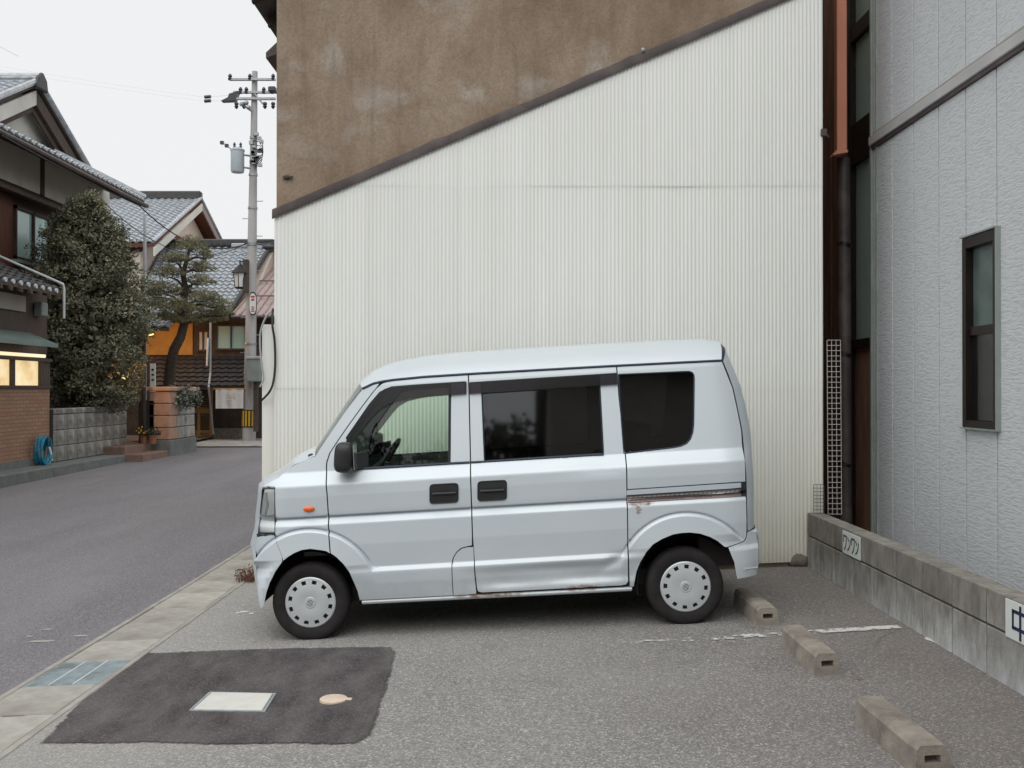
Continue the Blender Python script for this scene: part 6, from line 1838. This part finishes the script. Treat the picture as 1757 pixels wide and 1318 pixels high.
for px_ in (480, 530, 570):
    p = W(px_, 0, 30.2); w_ = MB().box(p.x - 0.45, p.x + 0.45, 30.12, 30.195, 1.1, 2.3).build('window', MAT['bronze'], h4)
    MB().box(p.x - 0.38, p.x + 0.38, 30.10, 30.115, 1.17, 2.23).build('pane', MAT['teal_glass'], w_)

# silver pole before the far house
x_ = W(248, 0, 27.0)
tag(MB().tube([(x_.x, 27.0, 0.2), (x_.x, 27.0, W(0, 368, 27.0).z)], [0.05, 0.042], 10).build('steel_post', MAT['white_pipe'], smooth=True), 'slim pale steel post rising behind the evergreen tree', 'post')

# ------------------------------------------------------------------ utility pole
UY = 29.0
ub, ut = W(427.5, 757, UY), W(436.5, 122, UY)
up_ = thing('utility_pole', 'tall grey concrete utility pole with crossarms and transformer', 'utility pole', ub)
def on_pole(py): 
    f = (py - 757) / (122 - 757); return ub.lerp(ut, f)
MB().tube([ub + Vector((0,0,-0.2))] + [ub.lerp(ut, i/8) for i in range(9)], [0.195] + [0.195 - 0.115*i/8 for i in range(9)], 16).build('shaft', MAT['pole'], up_, smooth=True)
def U(px_, py_, dy=0.0): return W(px_, py_, UY + dy)
# guard band with black and yellow stripes
g0, g1 = on_pole(733), on_pole(703)
MB().tube([g0, g1], 0.205, 16).build('guard_band', MAT['black'], up_, smooth=True)
for k in range(14):
    th = 2*PI*k/14
    e = Vector((math.cos(th), math.sin(th), 0)) * 0.206; t_ = Vector((-math.sin(th), math.cos(th), 0)) * 0.026
    MB().prism([g0 + e - t_ + Vector((0,0,0.03)), g0 + e + t_ + Vector((0,0,0.03)), g1 + e + t_ - Vector((0,0,0.03)), g1 + e - t_ - Vector((0,0,0.03))], e.normalized()*0.006).build('guard_stripe', MAT['yellow'], up_)
def crossarm(py, x0, x1, dy=-0.13):
    z = U(0, py).z
    return MB().box(U(x0,0).x, U(x1,0).x, UY + dy - 0.04, UY + dy + 0.04, z - 0.035, z + 0.035).build('crossarm', MAT['galv'], up_, bevel=0.008)
crossarm(138, 396, 474); crossarm(160, 402, 474); crossarm(171, 404, 474)
def insulator(px_, py_, down=False):
    p = U(px_, py_, -0.13); s = -1 if down else 1
    MB().lathe([(0.0,0.0),(0.05,0.0),(0.07,0.05*s),(0.04,0.08*s),(0.065,0.12*s),(0.03,0.18*s),(0.0,0.2*s)], p, 'z', 8).build('insulator', MAT['insul'], up_, smooth=True)
for x in (394, 428, 468): insulator(x, 137)
for x in (412, 422, 452, 466): insulator(x, 160)
for x in (405, 418, 454, 468): insulator(x, 175, True)
# dark switchgear hung on the arm
MB().prism([U(378,172,-0.2), U(390,166,-0.2), U(392,160,-0.2), U(408,155,-0.2), U(406,159,-0.2), U(402,171,-0.2)], (0,0.25,0)).build('switch_case', MAT['insul'], up_)
MB().box(U(463,0).x, U(476,0).x, UY-0.3, UY, U(0,161).z, U(0,152).z).build('switch_case', MAT['insul'], up_, bevel=0.03)
MB().tube([U(434,158,-0.14), U(452,179,-0.14)], 0.03, 6).build('brace', MAT['galv'], up_)
MB().tube([U(431,190,-0.12), U(418,181,-0.2), U(412,180,-0.3)], 0.03, 6).build('brace', MAT['galv'], up_)
for k, (x, y) in enumerate(((414,178),(422,176),(426,184))): MB().sphere(U(x, y, -0.25), 0.07, 8, 6).build('fitting', MAT['galv'], up_, smooth=True)
# transformer
c = U(407, 277, -0.1); rT = 12 * UY / FPX * 0.95; zt, zb2 = U(0, 258).z, U(0, 297).z
tf = MB().lathe([(0.0, zb2), (rT*0.9, zb2), (rT, zb2+0.05), (rT, zt-0.05), (rT*1.06, zt-0.04), (rT*1.06, zt), (rT*0.6, zt+0.06), (0.0, zt+0.07)], (c.x, c.y, 0), 'z', 18).build('transformer', MAT['trafo'], up_, smooth=35)
for dx in (-0.09, 0.09): MB().lathe([(0.0,0.0),(0.03,0.0),(0.045,0.04),(0.025,0.07),(0.045,0.10),(0.02,0.16),(0.0,0.17)], (c.x + dx, c.y, zt + 0.05), 'z', 8).build('bushing', MAT['insul'], tf)
for z in (zt - 0.15, zb2 + 0.15): MB().tube([(c.x + rT, c.y, z), (on_pole(280).x, UY, z - 0.02)], 0.03, 6).build('bracket', MAT['galv'], up_)
for (x, y) in ((383,247),(391,252)): MB().box(U(x,0).x-0.05, U(x,0).x+0.05, UY-0.2, UY-0.1, U(0,y).z-0.04, U(0,y).z+0.05).build('fuse_holder', MAT['insul'], up_)
MB().tube([U(391,252,-0.15), U(400,258,-0.12)], 0.012, 5).build('lead', MAT['wire'], up_)
# cluster of fittings and loose drop cables
for i in range(20):
    p = U(432 + rng.uniform(-2, 16), rng.uniform(228, 285), -0.15)
    MB().box(p.x - 0.05, p.x + 0.06, p.y - 0.05, p.y + 0.05, p.z - rng.uniform(0.02,0.06), p.z + rng.uniform(0.02,0.06)).build('clamp', MAT['galv' if i % 3 else 'insul'], up_)
for k in range(4):
    MB().tube([U(434, 232+8*k, -0.12), U(442+2*k, 236+7*k, -0.15), U(450, 246+6*k, -0.2), U(451-k, 262+5*k, -0.2), U(437, 280+3*k, -0.12)], 0.012, 5).build('drop_loop', MAT['wire'], up_)
for py in (236, 300, 357, 418, 420, 590, 640, 648):
    q = on_pole(py); MB().tube([q + Vector((0,0,-0.03)), q + Vector((0,0,0.03))], 0.205 - 0.115*(757-py)/635 + 0.008, 14).build('pole_band', MAT['galv'], up_, smooth=True)
for py in (345, 375, 405, 435, 465, 545, 575, 605):
    q = on_pole(py); s = 1 if (py // 30) % 2 else -1
    MB().tube([q, q + Vector((s*0.30, 0, 0))], 0.012, 5).build('step_bolt', MAT['galv'], up_)
# grey-green box on the pole
a, b = U(424, 655, -0.35), U(449.5, 611, -0.35)
bx_ = MB().box(a.x, b.x, UY - 0.50, UY - 0.21, a.z, b.z).build('cabinet', MAT['greybox'], up_, bevel=0.04, seg=2)
MB().box(a.x - 0.01, b.x + 0.01, UY - 0.53, UY - 0.205, b.z - 0.09, b.z - 0.02).build('cabinet_lid', MAT['wire_grey'], bx_, bevel=0.01)
MB().box(U(440,0).x, U(447,0).x, UY - 0.35, UY - 0.22, U(0,740).z, U(0,655).z).build('cable_duct', MAT['dark_wood'], up_)
# oval sign
s0 = U(433.5, 521, -0.3)
sg_ = thing('oval_sign', 'narrow white oval sign with red lettering strapped to the utility pole', 'sign', s0)
rx_, rz_ = 6.5*UY/FPX, 20*UY/FPX
def oval(k, y): return [(s0.x + rx_*k*math.copysign(abs(math.cos(2*PI*i/28))**0.7, math.cos(2*PI*i/28)), y, s0.z + rz_*k*math.copysign(abs(math.sin(2*PI*i/28))**0.75, math.sin(2*PI*i/28))) for i in range(28)]
MB().prism(oval(1.0, s0.y), (0, 0.04, 0)).build('rim', MAT['black'], sg_)
MB().prism(oval(0.88, s0.y - 0.004), (0, 0.003, 0)).build('face', MAT['sign'], sg_)
for (dz, w, h_) in ((0.20,0.11,0.05),(0.13,0.07,0.03),(0.10,0.10,0.025),(-0.10,0.10,0.03),(-0.16,0.07,0.04),(-0.22,0.11,0.03)): MB().box(s0.x - w/2, s0.x + w/2, s0.y - 0.008, s0.y - 0.005, s0.z + dz - h_/2, s0.z + dz + h_/2).build('letter', MAT['red_ink'], sg_)
# street lantern hung from the pole
l0 = U(411.5, 478, -0.2)
ln = thing('street_lantern', 'old style black and white street lantern hung from the utility pole', 'lantern', l0)
def frus(x, y, z0, r0, z1, r1, n=6): return [(x + r0*math.cos(2*PI*k/n + PI/6), y + r0*math.sin(2*PI*k/n + PI/6), z0) for k in range(n)] + [(x + r1*math.cos(2*PI*k/n + PI/6), y + r1*math.sin(2*PI*k/n + PI/6), z1) for k in range(n)]
def frustum(mb, x, y, z0, r0, z1, r1, n=6):
    return mb.add(frus(x, y, z0, r0, z1, r1, n), [(k, (k+1) % n, n + (k+1) % n, n + k) for k in range(n)] + [tuple(range(n-1,-1,-1)), tuple(range(n, 2*n))])
zt_, zb3, ztop = U(0,470).z, U(0,494).z, U(0,457).z
frustum(MB(), l0.x, l0.y, zb3, 0.14, zt_, 0.185).build('glass_body', MAT['porcelain'], ln)
frustum(MB(), l0.x, l0.y, zt_, 0.27, ztop, 0.06).build('cap', MAT['black'], ln)
frustum(MB(), l0.x, l0.y, zb3 - 0.05, 0.10, zb3, 0.16).build('base_ring', MAT['black'], ln)
for k in range(6):
    th = 2*PI*k/6 + PI/6
    MB().tube([(l0.x + 0.145*math.cos(th), l0.y + 0.145*math.sin(th), zb3), (l0.x + 0.19*math.cos(th), l0.y + 0.19*math.sin(th), zt_)], 0.012, 5).build('glazing_bar', MAT['black'], ln)
MB().tube([(l0.x, l0.y, ztop), (l0.x, l0.y, ztop + 0.16), U(414, 449, -0.2), U(423, 448, -0.15), on_pole(452)], 0.02, 6).build('arm', MAT['black'], ln, smooth=True)
MB().tube([(l0.x + 0.02, l0.y, ztop + 0.02), U(417, 456, -0.2), U(424, 466, -0.15)], 0.014, 6).build('scroll', MAT['black'], ln, smooth=True)
MB().box(U(421,0).x, U(429,0).x, UY - 0.30, UY - 0.14, U(0,503).z, U(0,447).z).build('back_plate', MAT['dark_wood'], ln)

# overhead wires
def wire(p, q, sag, r, label):
    pts = [Vector(p).lerp(Vector(q), i/20) + Vector((0,0,-sag*4*(i/20)*(1-i/20))) for i in range(21)]
    tag(MB().tube(pts, r, 5).build('overhead_wire', MAT['wire']), label, 'wire', 'overhead wires')
e0 = WX(2, 232, EXM + 0.15)
wire(e0, W(238, 352, 25.6), 0.05, 0.018, 'thick cable running along the eave of the townhouse')
wire(W(238, 352, 25.6), U(428, 416), 0.55, 0.016, 'cable sagging from the townhouse eave to the utility pole')
wire(WX(150, 318, EXM + 0.2), U(428, 413), 0.9, 0.010, 'thin lower cable from the townhouse eave to the utility pole')
wire(U(432, 415), U(474, 412, -0.2), 0.02, 0.016, 'short cable from the utility pole to the corrugated house')
wire(U(396, 416, 0.3), U(428, 417), 0.0, 0.012, 'short horizontal cable at the ridge of the corner house')
tag(MB().box(U(397,0).x, U(427,0).x, UY - 0.05, UY + 0.1, U(0,424.5).z, U(0,417.5).z).build('cable_box', MAT['trafo'], bevel=0.02), 'long pale cable splice box hanging beside the utility pole', 'box')
tag(MB().sphere(U(462, 424, -0.2), 0.12, 8, 6, (1.8,1,0.8)).tube([U(440,418,-0.1), U(455,421,-0.2), U(470,416,-0.2), U(472,432,-0.2)], 0.03, 6).build('cable_closure', MAT['insul'], smooth=True), 'dark cable closure hanging between the pole and the stucco house', 'cable closure')
wire(W(-400, -150, 30), W(30, 96, 70), 0.1, 0.008, 'faint thin wire crossing the sky at top left')
for (x, y, s) in ((355,166,0),(354,173,1)):
    tag(MB().tube([U(350,y), U(361,y-1)], 0.05, 6).build('cable_sleeve', MAT['insul'], smooth=True), ('upper' if s == 0 else 'lower') + ' short dark cable sleeve floating left of the utility pole top', 'cable sleeve')
    wire(W(-300, y-120, 60), U(350, y), 0.3, 0.0012, ('upper' if s == 0 else 'lower') + ' hair-thin wire left of the cable sleeves')
    wire(U(361, y-1), U(404, 160 + 11*s), 0.02, 0.002, ('upper' if s == 0 else 'lower') + ' hair-thin wire from the sleeves to the pole crossarm')

# ------------------------------------------------------------------ the other side of the lot, which the van's windows mirror
hbk = thing('house_across_lot', 'grey house mirrored in the tinted side windows of the van', 'house', (5.0, -12.0, 0.0))
xb0, xb1, yb0, yb1 = 0.55, 12.0, -16.0, -8.6
MB().box(xb0, xb1, yb0, yb1, -0.3, 7.4).build('wall', MAT['grey_plaster'], hbk)
for s in (0, 1):
    o_ = Vector((xb0 - 0.3, yb1 + 0.7 if s else yb0 - 0.7, 7.1)); r_ = Vector((xb0 - 0.3, (yb0 + yb1)/2, 9.2))
    MB().prism([o_, r_, r_ + Vector((0,0,0.15)), o_ + Vector((0,0,0.15))], (xb1 - xb0 + 1.2, 0, 0)).build('roof', MAT['tile_dark'], hbk)
for i in range(5):
    x = xb0 + 1.0 + i * 2.3
    for z in (1.0, 4.0):
        w_ = MB().box(x, x + 1.3, yb1, yb1 + 0.06, z, z + 1.2).build('window', MAT['bronze'], hbk)
        MB().box(x + 0.08, x + 1.22, yb1 + 0.061, yb1 + 0.07, z + 0.08, z + 1.12).build('pane', MAT['window_glass'], w_)
for i in range(4):
    cx0, cy0, hh, rr0 = -1.3 - i*3.4, -15.0 - (i % 2)*1.5, 8.15 - 0.3*(i % 3), 2.6
    bt = thing('round_tree', ['broad dark tree beside the grey house across the lot', 'second dark tree along the far side of the lot', 'third dark tree along the far side of the lot', 'last dark tree towards the street across the lot'][i], 'tree', (cx0, cy0, -0.3), 'trees across the lot')
    MB().tube([(cx0, cy0, -0.3), (cx0+0.1, cy0, hh*0.6)], [0.2, 0.1], 8).build('trunk', MAT['bark'], bt)
    mb = MB()
    for k in range(9000):
        d = Vector((rng.gauss(0,1), rng.gauss(0,1), rng.gauss(0,1))).normalized()
        c = Vector((cx0, cy0, hh*0.58)) + Vector((d.x*rr0, d.y*rr0, d.z*hh*0.44)) * (0.95 + 0.2*noise.noise(d*2 + Vector((i,0,0)))) * rng.random()**0.3
        leaf_mesh(mb, c, d, 0.22, 0.09, rng)
    leaf_build(mb, 'crown', MAT['leaf_hedge'], bt)
bp = thing('far_utility_pole', 'second utility pole mirrored in the sliding door window of the van', 'utility pole', (-0.6, -32.0, -0.3))
MB().tube([(-0.6,-32,-0.3), (-0.6,-32,13.6)], [0.15, 0.08], 10).build('shaft', MAT['pole'], bp)
for z in (12.3, 13.1): MB().box(-1.7, 0.5, -31.95, -31.85, z, z + 0.1).build('crossarm', MAT['galv'], bp)
